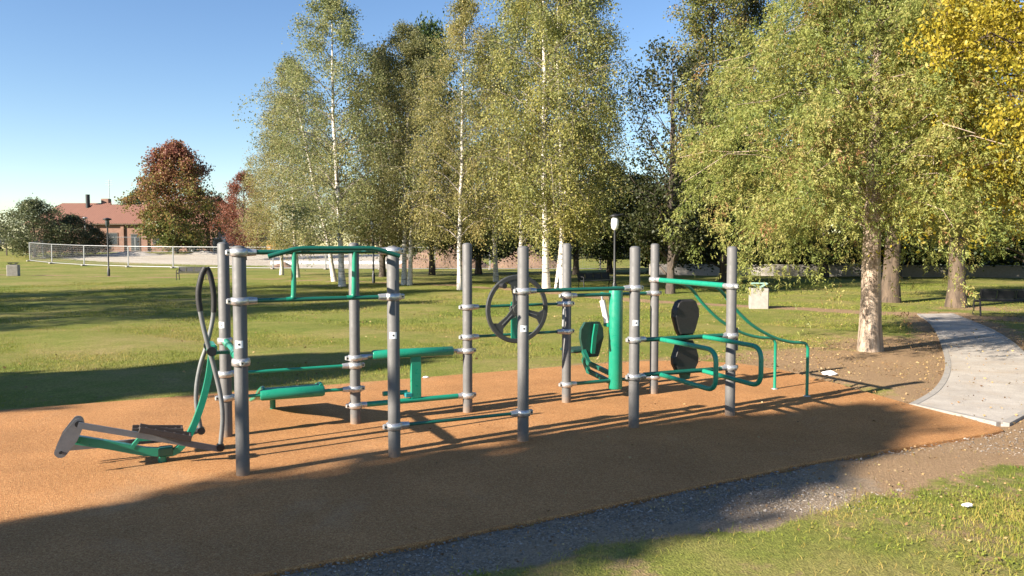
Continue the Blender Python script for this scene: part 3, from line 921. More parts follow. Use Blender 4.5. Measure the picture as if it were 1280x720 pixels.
def tubes_mesh(name, tubes, mat):
    """many tapering branches in one mesh; tubes = [(points, radii, sides, twig)]"""
    V, Fq, tw = [], [], []
    n0 = 0
    for P, r, k, twig in tubes:
        P = np.asarray(P, float); m = len(P)
        T = np.gradient(P, axis=0); T /= (np.linalg.norm(T, axis=1, keepdims=True) + 1e-9)
        ref = np.array((.31, .95, .05)) if abs(T[0][2]) > .8 else np.array((0, 0, 1.0))
        A = np.cross(T, ref); A /= (np.linalg.norm(A, axis=1, keepdims=True) + 1e-9)
        B = np.cross(T, A)
        ang = np.linspace(0, 2 * np.pi, k, endpoint=False)
        rr = np.asarray(r, float)
        if rr.ndim == 1: rr = rr[:, None] * np.ones((1, k))
        ring = P[:, None, :] + rr[:, :, None] * (np.cos(ang)[None, :, None] * A[:, None, :] + np.sin(ang)[None, :, None] * B[:, None, :])
        V.append(ring.reshape(-1, 3))
        i, j = np.meshgrid(np.arange(m - 1), np.arange(k), indexing='ij')
        j2 = (j + 1) % k
        Fq.append(np.stack([n0 + i * k + j, n0 + i * k + j2, n0 + (i + 1) * k + j2, n0 + (i + 1) * k + j], -1).reshape(-1, 4))
        tw.append(np.full(m * k, twig))
        n0 += m * k
    me = np_mesh(name, np.vstack(V), np.vstack(Fq), mat, True)
    a = me.attributes.new('twig', 'FLOAT', 'POINT')
    a.data.foreach_set('value', np.concatenate(tw).astype(np.float32))
    return me

def wob(rng, n, amp):
    w = np.cumsum(rng.normal(size=(n, 2)), 0) * amp
    return np.hstack([w - w[0], np.zeros((n, 1))])

def make_tree(seed, h, r0, z0, env, n_limb, limb_up, leaves_per, leaf, mat_bark, mat_leaf, tintf, lean=(0, 0), hang=.5, sub=6, spread=.30, twigs=True, stems=1, trunk_top=.97, sides=10, ecc=(1, 1), spray=None, flare=.35, tortuous=.012, limb_droop=.15, inner=.35, limb_r=1.0, bias=0.0, jit=(.72, 1.12), wfun=None):
    """one tree: trunk mesh with limbs and a crown of leaves.
    env(t) = crown radius at height fraction t above z0; hang = how far twigs droop"""
    rng = np.random.default_rng(seed)
    tubes = []; pts = []; dirs = []
    for s in range(stems):
        n = 16
        t = np.linspace(0, 1, n)
        top = h * trunk_top * (1 if s == 0 else rng.uniform(.8, .95))
        P = np.stack([lean[0] * t ** 1.2, lean[1] * t ** 1.2, t * top], 1) + wob(rng, n, tortuous * h / 10)
        if stems > 1:
            a = 2 * math.pi * s / stems + .4
            P[:, 0] += np.cos(a) * (.12 + .10 * h * t ** 1.3); P[:, 1] += np.sin(a) * (.12 + .10 * h * t ** 1.3)
        rad = r0 * ((1 - t) ** .85 * .93 + .04) * (1 + flare * np.exp(-t * h / .35))
        k = sides
        if k >= 14:
            ph = rng.uniform(0, 6.28, 3)
            an = np.linspace(0, 2 * np.pi, k, endpoint=False)
            rad = rad[:, None] * (1 + .07 * np.sin(3 * an + ph[0])[None, :] + .05 * np.sin(7 * an + ph[1])[None, :] + .10 * np.exp(-t * h / .4)[:, None] * np.sin(5 * an + ph[2])[None, :])
        P[0, 2] -= .08
        tubes.append((P, rad, k, 0.0))
        rad1 = rad if rad.ndim == 1 else rad.mean(1)
        for i in range(n_limb // stems):
            zt = z0 + (h - z0) * ((i + rng.uniform(0, 1)) / (n_limb // stems)) ** .95
            tt = (zt - z0) / (h - z0)
            Rr = env(tt) * rng.uniform(*jit)
            az = i * 2.399 + rng.uniform(-.4, .4) + s
            Rr *= 1 - bias * math.cos(az)
            drop = limb_up * Rr
            tz = min(.98, max(.03, (zt - drop * .75) / top))
            b = np.array([np.interp(tz, t, P[:, q]) for q in range(3)])
            e = np.array((math.cos(az) * Rr * ecc[0], math.sin(az) * Rr * ecc[1], 0)) + np.array((np.interp(tt, [0, 1], [0, 1]) * 0 + b[0], b[1], zt))
            m = 7; q = np.linspace(0, 1, m)[:, None]
            L = b + (e - b) * q + np.array((0, 0, 1)) * (np.sin(q * math.pi) * Rr * limb_droop) + rng.normal(size=(m, 3)) * .03 * Rr * q
            rb = float(np.interp(tz, t, rad1)) * rng.uniform(.28, .42) * limb_r
            tubes.append((L, np.linspace(rb, max(.006, rb * .15), m), 5, .72))
            for c in range(sub):
                w = rng.uniform(inner, 1.0)
                s0 = np.array([np.interp(w, np.linspace(0, 1, m), L[:, z]) for z in range(3)])
                dv = rng.normal(size=3); dv[2] = dv[2] * .6 + .15
                dv += (e - b) / (Rr + .01) * .5
                dv /= np.linalg.norm(dv)
                ln = Rr * rng.uniform(.25, .55) * (1.15 - .5 * w)
                m2 = 5; q2 = np.linspace(0, 1, m2)[:, None]
                S = s0 + dv * ln * q2 + np.array((0, 0, -1.0)) * hang * ln * q2 ** 2 * 1.2
                if twigs: tubes.append((S, np.linspace(max(.006, rb * .22), .003, m2), 3, .75))
                pts.append(S[1:]); dirs.append(np.repeat((S[-1] - S[0])[None], m2 - 1, 0))
    base = np.vstack(pts); bd = np.vstack(dirs)
    N = leaves_per
    pw = np.ones(len(base)) if wfun is None else wfun(base)
    pw = pw / pw.sum()
    ix = rng.choice(len(base), N, p=pw)
    clump = rng.normal(size=(len(base),)) * .16
    ll = leaf[0]
    if spray is None:
        C = base[ix] + rng.normal(size=(N, 3)) * spread * np.array((1, 1, .8))
        C[:, 2] -= hang * rng.exponential(spread * 1.1, N)
        D = rng.normal(size=(N, 3)) + np.array((0, 0, -.7 * hang))
        L = rng.uniform(ll * .7, ll * 1.3, N)
        hf = np.clip((C[:, 2] - z0) / (h - z0), 0, 1)
        tint = tintf(hf, rng, N) + clump[ix] + rng.normal(size=N) * .12
    else:
        # feathery sprays: fans of narrow scale-leaf strips
        k = spray
        M_ = N // k
        ix = rng.choice(len(base), M_, p=pw)
        c0 = base[ix] + rng.normal(size=(M_, 3)) * spread
        c0[:, 2] -= hang * rng.exponential(spread * .9, M_)
        ax = bd[ix] / (np.linalg.norm(bd[ix], axis=1, keepdims=True) + 1e-9) * .7 + rng.normal(size=(M_, 3)) * .55 + np.array((0, 0, -hang))
        ax /= np.linalg.norm(ax, axis=1, keepdims=True)
        sd = np.cross(ax, rng.normal(size=(M_, 3))); sd /= np.linalg.norm(sd, axis=1, keepdims=True)
        C, D, L = [], [], []
        for j in range(k):
            w = (j + .5) / k
            sgn = 1 if j % 2 else -1
            C.append(c0 + ax * (w * ll * 2.2)[..., None] if False else c0 + ax * w * ll * 2.2)
            D.append(ax * .75 + sd * sgn * .75 * (1 - .4 * w) + rng.normal(size=(M_, 3)) * .18)
            L.append(np.full(M_, ll * (1.15 - .5 * w)) * rng.uniform(.8, 1.2, M_))
        C = np.concatenate(C); D = np.concatenate(D); L = np.concatenate(L)
        hf = np.clip((C[:, 2] - z0) / (h - z0), 0, 1)
        tint = tintf(hf, rng, len(C)) + np.tile(clump[ix] + rng.normal(size=M_) * .1, k) + rng.normal(size=len(C)) * .05
    q = C * (2.2 / max(1.0, h / 9))
    tint = tint + .11 * np.sin(q[:, 0] + 1.3 * np.sin(q[:, 2])) * np.sin(q[:, 1] * 1.1 + q[:, 2] * .9)
    tm = tubes_mesh('trunk', tubes, mat_bark)
    lm = leaf_mesh('crown', C, D, L, L * leaf[1], tint, mat_leaf, rng)
    return tm, lm

def plant_tree(name, meshes, loc, label, cat='tree', group=None, rz=0.0, sc=1.0, tint=(1, 1, 1)):
    o = empty(name, (loc[0], loc[1], loc[2] if len(loc) > 2 else float(terrain(loc[0], loc[1]))), rz)
    s3 = (sc, sc, sc) if np.isscalar(sc) else sc
    o.scale = s3
    tag(o, label, cat, group)
    link('trunk', meshes[0], o)
    c = link('crown', meshes[1], o)
    c.color = (*tint, 1)
    return o

egg = lambda r, lo=.35, pk=.35: (lambda t: r * (lo + (1 - lo) * math.sin(min(1, t / pk) * math.pi / 2)) * (1 if t < pk else max(.10, math.cos((t - pk) / (1 - pk) * math.pi / 2) ** .7)))
flat_t = lambda m, s=.0: (lambda hf, rng, N: m + s * hf)

# ------------------------------------------------------------------ birches
bir = [make_tree(11 + i, 15.5, .15, 3.15, egg(3.35, .66, .30), 54, .55, 42000, (.084, .78), M['bark_birch'], M['leaf_birch'], flat_t(.52, -.15), hang=1.0, sub=8, spread=.185, lean=((.5, .2), (-.4, .3), (.15, -.3))[i], sides=9, tortuous=.02) for i in range(3)]
GB = 'birches standing on the lawn'
def birch(k, px, py, label, rz=0, sc=1.0, tint=(1, 1, 1)):
    return plant_tree('birch_tree', bir[k], G(px, py), label, 'birch tree', GB, rz, sc, tint)
birch(0, 428, 358, 'tall white birch with wide crown, nearer of two beside a leaning birch', R(150), (1.12, 1.12, .99), (.95, 1.0, 1.0))
birch(1, 418, 352, 'pale birch leaning away from the tall white birch beside it', R(60), (1.0, 1.0, .86), (1.0, .97, .95)).rotation_euler = (0, R(-9), R(20))
birch(2, 372, 347, 'birch behind the leaning birch, its crown next to the red tree', R(200), (1.05, 1.05, .80), (1.02, .95, .85))
birch(1, 352, 344, 'slender birch with brownish crown beside the red tree', R(300), (.95, .95, .66), (1.08, .93, .85))
birch(2, 505, 356, 'dark-stemmed birch, one of a close pair, standing between lamp post and crooked birch', R(80), (.95, .95, .92), (.78, .76, .75))
birch(0, 512, 356.5, 'dark-stemmed birch, thinner of a close pair behind frame', R(10), (.85, .85, .86), (.8, .77, .72))
birch(1, 575, 362, 'crooked birch with white upper stem and olive brown crown', R(170), (.86, .86, .90), (1.05, .97, .85))
birch(0, 683, 364, 'straight white birch at the front of the clump beside lamp', R(250), (1.15, 1.15, 1.08), (1.12, 1.12, .9))
birch(2, 697, 363, 'white birch leaning inside the clump beside lamp', R(30), (.95, .95, 1.0), (1.12, 1.08, .85)).rotation_euler = (0, R(3.5), R(30))
birch(1, 704, 364.5, 'slender white birch leaning towards the lamp in the clump', R(120), (.95, .95, 1.02), (1.15, 1.12, .8)).rotation_euler = (0, R(2), R(120))
birch(0, 650, 357, 'birch behind the clump with thin grey green crown', R(320), (1.0, 1.0, 1.0), (.8, .85, .85))
birch(2, 620, 352, 'farther birch between crooked birch and the clump', R(140), (1.0, 1.0, .95), (.72, .78, .75))

# ------------------------------------------------------------------ front conifer and the trees on the right
ft_env = lambda t: float(np.interp(t, [0, .12, .3, .42, .52, .72, 1], [2.8, 2.95, 2.95, 2.75, 2.3, 1.4, .25]))
ft_me = make_tree(51, 8.8, .195, 2.45, ft_env, 180, .10, 330000, (.063, .35), M['bark_grey'], M['leaf_feather'], lambda hf, rng, N: .58 - .05 * hf, hang=.6, sub=10, spread=.105, sides=20, spray=6, flare=.22, limb_droop=.10, ecc=(1.0, .9), inner=.3, lean=(.1, .1), twigs=False, limb_r=.4, bias=.2, jit=(.55, 1.15), wfun=lambda b: .35 + np.clip(np.hypot(b[:, 0], b[:, 1]) / 3, 0, 1.2) ** 1.2 + .35 * (b[:, 0] < -.8))
plant_tree('feathery_conifer', ft_me, G(1087, 440), 'feathery yellow green conifer with pale fibrous trunk on bare earth beside path', 'tree', None, 0, 1.0)
ce_me = make_tree(52, 15.5, .31, 3.4, egg(3.9, .6, .3), 80, .15, 84000, (.14, .36), M['bark_brown'], M['leaf_cedar'], flat_t(.55), hang=.7, sub=8, spread=.30, sides=12, spray=6, lean=(.8, 0), limb_droop=.1, twigs=False, limb_r=.6)
plant_tree('dark_cedar', ce_me, G(1112, 378), 'tall olive cedar with dark forked trunk behind feathery conifer', 'tree', None, R(10), 1.0)
go_me = make_tree(53, 10.5, .28, 3.3, egg(4.7, .6, .35), 64, .25, 100000, (.095, .6), M['bark_brown'], M['leaf_gold'], lambda hf, rng, N: .58 + .2 * hf, hang=.5, sub=8, spread=.15, sides=12, lean=(.5, .1), inner=.5, limb_r=.7)
plant_tree('golden_tree', go_me, G(1195, 384), 'golden yellow tree with thick leaning trunk near the bench', 'tree', None, R(70), 1.0)
go2 = plant_tree('golden_tree', go_me, (10.0, 12.4), 'golden yellow tree overhanging the path on the bench side of conifer', 'tree', None, R(200), (.70, .70, .80))

# ------------------------------------------------------------------ trees behind
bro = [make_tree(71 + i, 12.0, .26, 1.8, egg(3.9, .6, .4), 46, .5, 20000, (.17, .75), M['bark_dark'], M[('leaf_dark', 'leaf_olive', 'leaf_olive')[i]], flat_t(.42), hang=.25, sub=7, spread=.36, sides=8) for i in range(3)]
GT = 'trees behind the birches'
def back(k, px, d, label, sc, tint=(1, 1, 1), rz=0.0, name='park_tree'):
    x = (px - 640) * d / F_PX
    return plant_tree(name, bro[k], (x, d), label, 'tree', GT, rz, sc, tint)
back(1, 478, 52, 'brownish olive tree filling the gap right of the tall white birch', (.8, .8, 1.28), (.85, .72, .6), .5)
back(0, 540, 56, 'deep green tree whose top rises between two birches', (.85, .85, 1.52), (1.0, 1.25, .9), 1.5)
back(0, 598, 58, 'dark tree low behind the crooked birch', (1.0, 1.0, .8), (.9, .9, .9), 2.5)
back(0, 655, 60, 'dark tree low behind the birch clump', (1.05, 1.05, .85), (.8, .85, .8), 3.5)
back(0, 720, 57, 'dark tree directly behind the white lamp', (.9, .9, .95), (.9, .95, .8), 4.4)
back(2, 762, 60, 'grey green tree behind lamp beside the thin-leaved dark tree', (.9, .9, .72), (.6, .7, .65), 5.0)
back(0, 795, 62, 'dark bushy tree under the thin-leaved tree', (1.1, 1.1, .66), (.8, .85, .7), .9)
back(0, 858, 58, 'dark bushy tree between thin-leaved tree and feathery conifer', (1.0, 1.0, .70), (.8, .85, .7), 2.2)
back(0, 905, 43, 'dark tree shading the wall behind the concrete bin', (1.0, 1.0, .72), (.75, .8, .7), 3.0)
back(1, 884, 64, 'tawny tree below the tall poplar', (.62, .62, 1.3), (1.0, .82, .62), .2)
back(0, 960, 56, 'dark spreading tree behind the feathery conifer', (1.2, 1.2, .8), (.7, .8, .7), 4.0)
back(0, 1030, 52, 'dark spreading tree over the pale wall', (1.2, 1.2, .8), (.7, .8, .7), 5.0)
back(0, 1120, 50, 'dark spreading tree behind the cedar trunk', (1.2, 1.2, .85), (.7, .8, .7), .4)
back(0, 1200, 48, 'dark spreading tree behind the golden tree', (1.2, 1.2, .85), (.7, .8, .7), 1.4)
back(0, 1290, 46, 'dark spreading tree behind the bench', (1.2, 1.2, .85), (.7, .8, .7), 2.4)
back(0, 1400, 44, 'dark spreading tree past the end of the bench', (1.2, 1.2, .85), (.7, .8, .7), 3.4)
# tall poplar and the sparse tree
po_me = make_tree(81, 25, .38, 3, lambda t: 3.1 * min(1, .5 + t * 2) * (1 - max(0, t - .6) ** 2 * 4), 80, 1.3, 42000, (.17, .8), M['bark_dark'], M['leaf_olive'], flat_t(.6), hang=.15, sub=7, spread=.42, sides=8)
plant_tree('poplar_tree', po_me, (16.0, 62), 'very tall poplar rising above the other trees', 'tree', None, 0, 1.0, (1.5, 1.45, 1.25))
plant_tree('poplar_tree', po_me, (20.6, 66), 'dark poplar standing beside the very tall poplar', 'tree', None, 2, (.8, .8, 1.02), (.4, .45, .4))
ba_me = make_tree(82, 10.6, .19, 2.3, lambda t: 1.7 + .9 * t if t < .75 else 2.4 - (t - .75) * 5, 60, 1.5, 15000, (.13, .7), M['bark_dark'], M['leaf_dark'], flat_t(.5), hang=.08, sub=8, spread=.26, sides=7, stems=2, limb_droop=-.05, inner=.45, wfun=lambda b: np.exp(-np.clip(b[:, 2] - 2, 0, 9) / 1.9) + .03 + .22 * (b[:, 2] > 8.3))
plant_tree('sparse_tree', ba_me, G(838, 367), 'thin-leaved dark tree with upright branches showing sky between them', 'tree', None, 1.0, 1.0, (.8, .75, .75))
# far left
ma_me = make_tree(83, 13.6, .30, 1.2, egg(5.6, .92, .36), 66, .45, 38000, (.25, .8), M['bark_dark'], M['leaf_maple'], lambda hf, rng, N: .10 + .68 * hf, hang=.2, sub=8, spread=.42, sides=8, jit=(.5, 1.22))
plant_tree('red_maple', ma_me, (-42.4, 96), 'large maple turning dark red on top beside tiled house', 'tree', None, 0, 1.0, (1, 1, 1))
re_me = (bro[1][0], bro[1][1].copy()); re_me[1].materials[0] = M['leaf_red']
plant_tree('red_tree', re_me, (-29.5, 84), 'rust red tree half hidden by the brownish birch crowns', 'tree', None, 0, (.75, .75, .80))
con_me = make_tree(84, 11, .25, 1.0, egg(3.0, .7, .3), 60, .1, 14000, (.3, .5), M['bark_dark'], M['leaf_conifer'], flat_t(.5), hang=.3, sub=7, spread=.3, sides=7)
plant_tree('blue_green_conifer', con_me, (-61, 126), 'blue green conifer behind the roof beside maple', 'tree', None, 0, (1.25, 1.25, .92))
gr_me = make_tree(85, 6.6, .16, .8, egg(3.3, .75, .4), 46, .4, 14000, (.2, .6), M['bark_dark'], M['leaf_grey'], flat_t(.55), hang=.3, sub=7, spread=.34, sides=7)
plant_tree('grey_green_tree', gr_me, (-55.2, 88), 'rounded grey green tree by the play tower', 'tree', 'trees before the house', 0, (1.2, 1.2, .98), (1.25, 1.25, 1.2))
plant_tree('grey_green_tree', gr_me, (-52.6, 91), 'grey green tree hiding the house corner', 'tree', 'trees before the house', 2, (.85, .85, .72), (1, 1, 1))
plant_tree('grey_green_tree', gr_me, (-51.0, 93), 'low dark shrub against the brick wall', 'shrub', 'trees before the house', 4, (.6, .6, .48), (.7, .75, .7))
# trees left of and behind the camera that throw the long shadows on mat and lawn
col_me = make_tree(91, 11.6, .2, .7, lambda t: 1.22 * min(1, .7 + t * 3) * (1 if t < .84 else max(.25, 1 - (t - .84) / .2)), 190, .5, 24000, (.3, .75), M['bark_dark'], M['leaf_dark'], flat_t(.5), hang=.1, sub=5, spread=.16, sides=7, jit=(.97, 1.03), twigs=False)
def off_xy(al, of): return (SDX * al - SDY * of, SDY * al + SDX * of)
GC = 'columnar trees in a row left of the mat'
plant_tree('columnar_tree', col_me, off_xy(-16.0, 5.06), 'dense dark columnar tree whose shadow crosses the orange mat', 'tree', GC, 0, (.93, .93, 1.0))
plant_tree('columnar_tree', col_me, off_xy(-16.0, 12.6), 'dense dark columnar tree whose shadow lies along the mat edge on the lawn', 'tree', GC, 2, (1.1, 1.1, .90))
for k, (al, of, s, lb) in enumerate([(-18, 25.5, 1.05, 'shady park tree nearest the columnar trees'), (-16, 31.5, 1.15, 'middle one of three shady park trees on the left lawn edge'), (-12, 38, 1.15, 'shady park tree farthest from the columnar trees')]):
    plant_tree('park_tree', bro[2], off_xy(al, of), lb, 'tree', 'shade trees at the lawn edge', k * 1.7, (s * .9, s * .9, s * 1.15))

# far wood closing the view behind the site and behind the trees
rng = np.random.default_rng(5)
def wood(name, x0, x1, d0, d1, h0, h1, n_blob, per, leaf, mat, tint):
    C, T = [], []
    for b in range(n_blob):
        x = rng.uniform(x0, x1); d = rng.uniform(d0, d1); hh = rng.uniform(h0, h1)
        zt = float(terrain(x, d))
        q = rng.normal(size=(per, 3)); q /= np.linalg.norm(q, axis=1, keepdims=True)
        q *= rng.uniform(.55, 1.05, (per, 1)) * np.array((rng.uniform(1.6, 3.0), 1.6, hh * .5))
        C.append(q + np.array((x, d, zt + hh * .5))); T.append(np.full(per, rng.normal() * .2 + .45) + rng.normal(size=per) * .15)
    C = np.vstack(C); T = np.concatenate(T)
    me = leaf_mesh(name, C, rng.normal(size=C.shape), rng.uniform(leaf * .7, leaf * 1.3, len(C)), leaf * .75, T, mat, rng)
    o = link(name, me); o.color = (*tint, 1)
    return o
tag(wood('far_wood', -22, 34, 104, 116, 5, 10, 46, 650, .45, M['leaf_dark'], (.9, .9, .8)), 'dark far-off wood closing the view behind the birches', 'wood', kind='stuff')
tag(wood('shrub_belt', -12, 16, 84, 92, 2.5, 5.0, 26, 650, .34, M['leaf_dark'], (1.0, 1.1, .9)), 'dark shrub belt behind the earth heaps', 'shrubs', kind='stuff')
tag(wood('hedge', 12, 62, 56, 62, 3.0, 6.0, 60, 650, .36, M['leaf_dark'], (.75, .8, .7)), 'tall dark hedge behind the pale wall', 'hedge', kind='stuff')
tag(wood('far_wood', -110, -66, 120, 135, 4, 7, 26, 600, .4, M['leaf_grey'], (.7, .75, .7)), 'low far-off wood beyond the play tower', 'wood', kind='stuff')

# ------------------------------------------------------------------ pale wall behind the right-hand trees
def wall_run(name, a, b, h, label):
    m = MB()
    L = math.hypot(b[0] - a[0], b[1] - a[1]); ang = math.atan2(b[1] - a[1], b[0] - a[0])
    root = empty(name, (*((a[0] + b[0]) / 2, (a[1] + b[1]) / 2), 0), ang)
    tag(root, label, 'wall')
    MB().box((0, 0, h / 2 - .1), (L, .28, h + .2), 0, .02).build('wall_body', M['conc'], root)
    MB().box((0, 0, h + .035), (L, .36, .065), 0, .01).build('coping', M['conc'], root)
wall_run('low_wall', (10.2, 56.5), (36, 51), .75, 'long low pale concrete wall under the dark trees')

# ------------------------------------------------------------------ earth heaps and rubble on the site
def mound(name, x, y, rx, ry, h, label, seed, mat):
    rg = np.random.default_rng(seed)
    n = 30
    gx, gy = np.meshgrid(np.linspace(-1.25, 1.25, n), np.linspace(-1.25, 1.25, n))
    r = np.hypot(gx, gy)
    ph = rg.uniform(0, 6.28, 6)
    nz = .26 * np.sin(gx * 5 + ph[0]) * np.sin(gy * 4 + ph[1]) + .10 * np.sin(gx * 11 + ph[2]) * np.sin(gy * 9 + ph[3]) + .10 * rg.normal(size=gx.shape)
    z = h * (np.clip(1 - r ** 1.5, -.15, 1) * (1 + nz) + nz * .12 * (r < 1.05)) - .05
    v = np.stack([gx * rx, gy * ry, z], -1).reshape(-1, 3)
    ii = np.arange(n * n).reshape(n, n)
    f = np.stack([ii[:-1, :-1], ii[:-1, 1:], ii[1:, 1:], ii[1:, :-1]], -1).reshape(-1, 4)
    o = link(name, np_mesh(name, v, f, mat, True), None, (x, y, float(terrain(x, y))))
    tag(o, label, 'mound', 'heaps on the building site')
mound('earth_heap', -6.5, 73.5, 4.6, 2.4, 2.0, 'wide brown earth heap behind the fence beside the crooked birch', 1, M['earth'])
mound('earth_heap', 1.5, 74, 4.4, 2.4, 1.6, 'brown earth heap behind the birch clump', 2, M['earth'])
mound('earth_heap', -22.2, 73.5, 1.2, .9, .45, 'small dark soil heap inside the fence near the pale slab', 3, M['earth'])
mound('rubble_heap', -46, 92, 4.0, 1.6, .5, 'heap of pale rubble in the fenced yard before the house', 4, M['conc'])
mound('rubble_heap', -38.5, 95, 2.6, 1.4, .4, 'low pale rubble heap under the maple', 5, M['conc'])
slab = MB().box((0, 0, .12), (17, 6, .3), 0, .05)
so = slab.build('concrete_slab', M['white'], None, (-16.0, 80, float(terrain(-16, 77)) + .05))
tag(so, 'broad pale concrete slab lying inside the site fence', 'slab')

# ------------------------------------------------------------------ site fence panels
def fence_meshes(L, h=2.05):
    fr = MB()
    r = .036
    for x in (0.04, L - .04): fr.tube([(x, 0, .05), (x, 0, h)], r, 8)
    for z in (.12, h - .03): fr.tube([(.04, 0, z), (L - .04, 0, z)], r, 8)
    w = MB()
    nv = int(L / .16)
    for k in range(1, nv):
        x = .04 + (L - .08) * k / nv
        w.tube([(x, 0, .12), (x, 0, h - .03)], .0045, 3, False)
    for k in range(1, 9):
        z = .12 + (h - .15) * k / 9
        w.tube([(.04, 0.006, z), (L - .04, 0.006, z)], .0045, 3, False)
    ft_ = MB().box((0, 0, .07), (.62, .24, .14), R(90), .03)
    return fr.mesh('panel_frame', M['cable']), w.mesh('wire_mesh', M['cable']), ft_.mesh('concrete_foot', M['conc'])
def fence_run(P, group, describe):
    for i, (a, b) in enumerate(zip(P[:-1], P[1:])):
        L = math.hypot(b[0] - a[0], b[1] - a[1])
        za, zb = float(terrain(*a)), float(terrain(*b))
        fm = fence_meshes(L)
        o = empty('fence_panel', (a[0], a[1], za), math.atan2(b[1] - a[1], b[0] - a[0]))
        o.rotation_euler[1] = -math.atan2(zb - za, L)
        tag(o, describe % ORD[i], 'fence panel', group)
        link('panel_frame', fm[0], o); tag(link('wire_mesh', fm[1], o), kind='stuff')
        link('concrete_foot', fm[2], o, (0, 0, 0))
ORD = ['first', 'second', 'third', 'fourth', 'fifth', 'sixth', 'seventh', 'eighth', 'ninth', 'tenth', 'eleventh', 'twelfth', 'thirteenth', 'fourteenth']
fence_run(FENCE_A, 'panels of the near site fence', 'galvanised mesh panel of the fence at the lawn edge, %s from its corner')
fence_run([(-52, 82), (-53, 86), (-53.5, 90), (-53.8, 94), (-54, 98)], 'panels of the fence end', 'galvanised mesh panel on the short fence side, %s from the lawn corner')
fence_run([(-54, 98.5), (-49, 99), (-44, 99.4), (-39, 99.8), (-34, 100), (-29, 100), (-24, 100), (-19, 100), (-14, 100)], 'panels of the far site fence', 'galvanised mesh panel of the fence before the house, %s from its corner')

# ------------------------------------------------------------------ houses
def window(root, x, y, z, w, h, door=False):
    wi = MB().box((x, y - .03, z), (w, .10, h), 0, .01).build('door' if door else 'window', M['frame'], root)
    MB().box((x, y - .085, z), (w - .22, .02, h - .22)).build('pane', M['glass'], wi)
hz = 1.45
hs = empty('tiled_house', (-50, 104, hz), R(0))
tag(hs, 'long low brick house with red tiled roof, flue and aerial', 'house')
MB().box((.5, 4.0, 1.9), (18.5, 8, 4.0)).build('wall', M['brick'], hs)
MB().box((-12.5, 5.0, 1.9), (7.4, 9, 4.0)).build('wall', M['brick'], hs)
def roof_mesh(x0, x1, y0, y1, ze, zr, hip0=0.0, hip1=0.0, ov=.5):
    yc = (y0 + y1) / 2
    x0, x1, y0, y1 = x0 - ov, x1 + ov, y0 - ov, y1 + ov
    p = [(x0, y0, ze), (x1, y0, ze), (x1, y1, ze), (x0, y1, ze), (x0 + hip0, yc, zr), (x1 - hip1, yc, zr)]
    q = [(a, b, c - .22) for a, b, c in p]
    m = MB()
    m.add(p + q, [(0, 1, 5, 4), (2, 3, 4, 5), (3, 0, 4), (1, 2, 5), (7, 6, 10, 11), (9, 8, 11, 10), (6, 7, 1, 0), (8, 9, 3, 2), (10, 6, 9), (11, 8, 7)])
    return m
rf = roof_mesh(-8.75, 9.75, 0, 8, 3.95, 6.7).build('roof', M['tile'], hs)
rf2 = roof_mesh(-16.2, -8.7, .5, 9.5, 3.9, 6.95, 2.5, -1.0).build('roof', M['tile'], hs)
MB().tube([(-10.0, 4.0, 5.6), (-10.0, 4.0, 8.1)], .28, 10).build('chimney', M['black'], rf)
MB().box((-8.2, 5.5, 7.1), (1.1, .8, 1.0), 0, .05).build('chimney', M['brick'], rf)
ae = MB().tube([(-8.0, 6.0, 6.6), (-8.0, 6.0, 10.4)], .05, 6)
for z, w in ((10.2, .9), (9.9, 1.1), (9.6, 1.2)): ae.tube([(-8.0 - w / 2, 6, z), (-8.0 + w / 2, 6, z)], .03, 5)
ae.build('aerial', M['steel'], rf)
MB().box((.5, -.48, 3.78), (19.2, .12, .14)).build('gutter', M['bark_brown'], hs)
for x, w, h_, dr in ((-4.6, 1.6, 1.7, 0), (-1.4, 1.3, 2.4, 1), (1.6, 1.4, 1.5, 0), (4.2, 1.4, 1.5, 0), (6.8, 1.4, 1.5, 0)):
    window(hs, x, 0, 1.3 if dr else 1.8, w, h_, bool(dr))
for x in (-6.8, -3.1, 0.1, 2.9, 5.5, 8.2):
    MB().box((x, -.12, 1.9), (.42, .24, 3.9)).build('pilaster', M['brick'], hs)
h2 = empty('red_house', (-42.5, 118, hz), R(0))
tag(h2, 'dark red house partly hidden between maple and red tree', 'house')
MB().box((0, 4, 2.3), (5.0, 8, 4.8)).build('wall', M['redwall'], h2)
roof_mesh(-2.5, 2.5, 0, 8, 4.7, 6.9, .5, .5).build('roof', M['tile'], h2)
window(h2, -1.1, 0, 2.6, 1.1, 1.3); window(h2, 1.2, 0, 2.6, 1.1, 1.3)
h3 = empty('white_house', (-60, 140, hz), 0)
tag(h3, 'distant white house with tiled roof showing above the long roof', 'house')
MB().box((0, 4, 4.4), (9, 8, 9.0)).build('wall', M['white'], h3)
roof_mesh(-4.5, 4.5, 0, 8, 8.6, 10.3).build('roof', M['tile'], h3)
window(h3, -2, 0, 7.2, 1.2, 1.3); window(h3, 2, 0, 7.2, 1.2, 1.3)

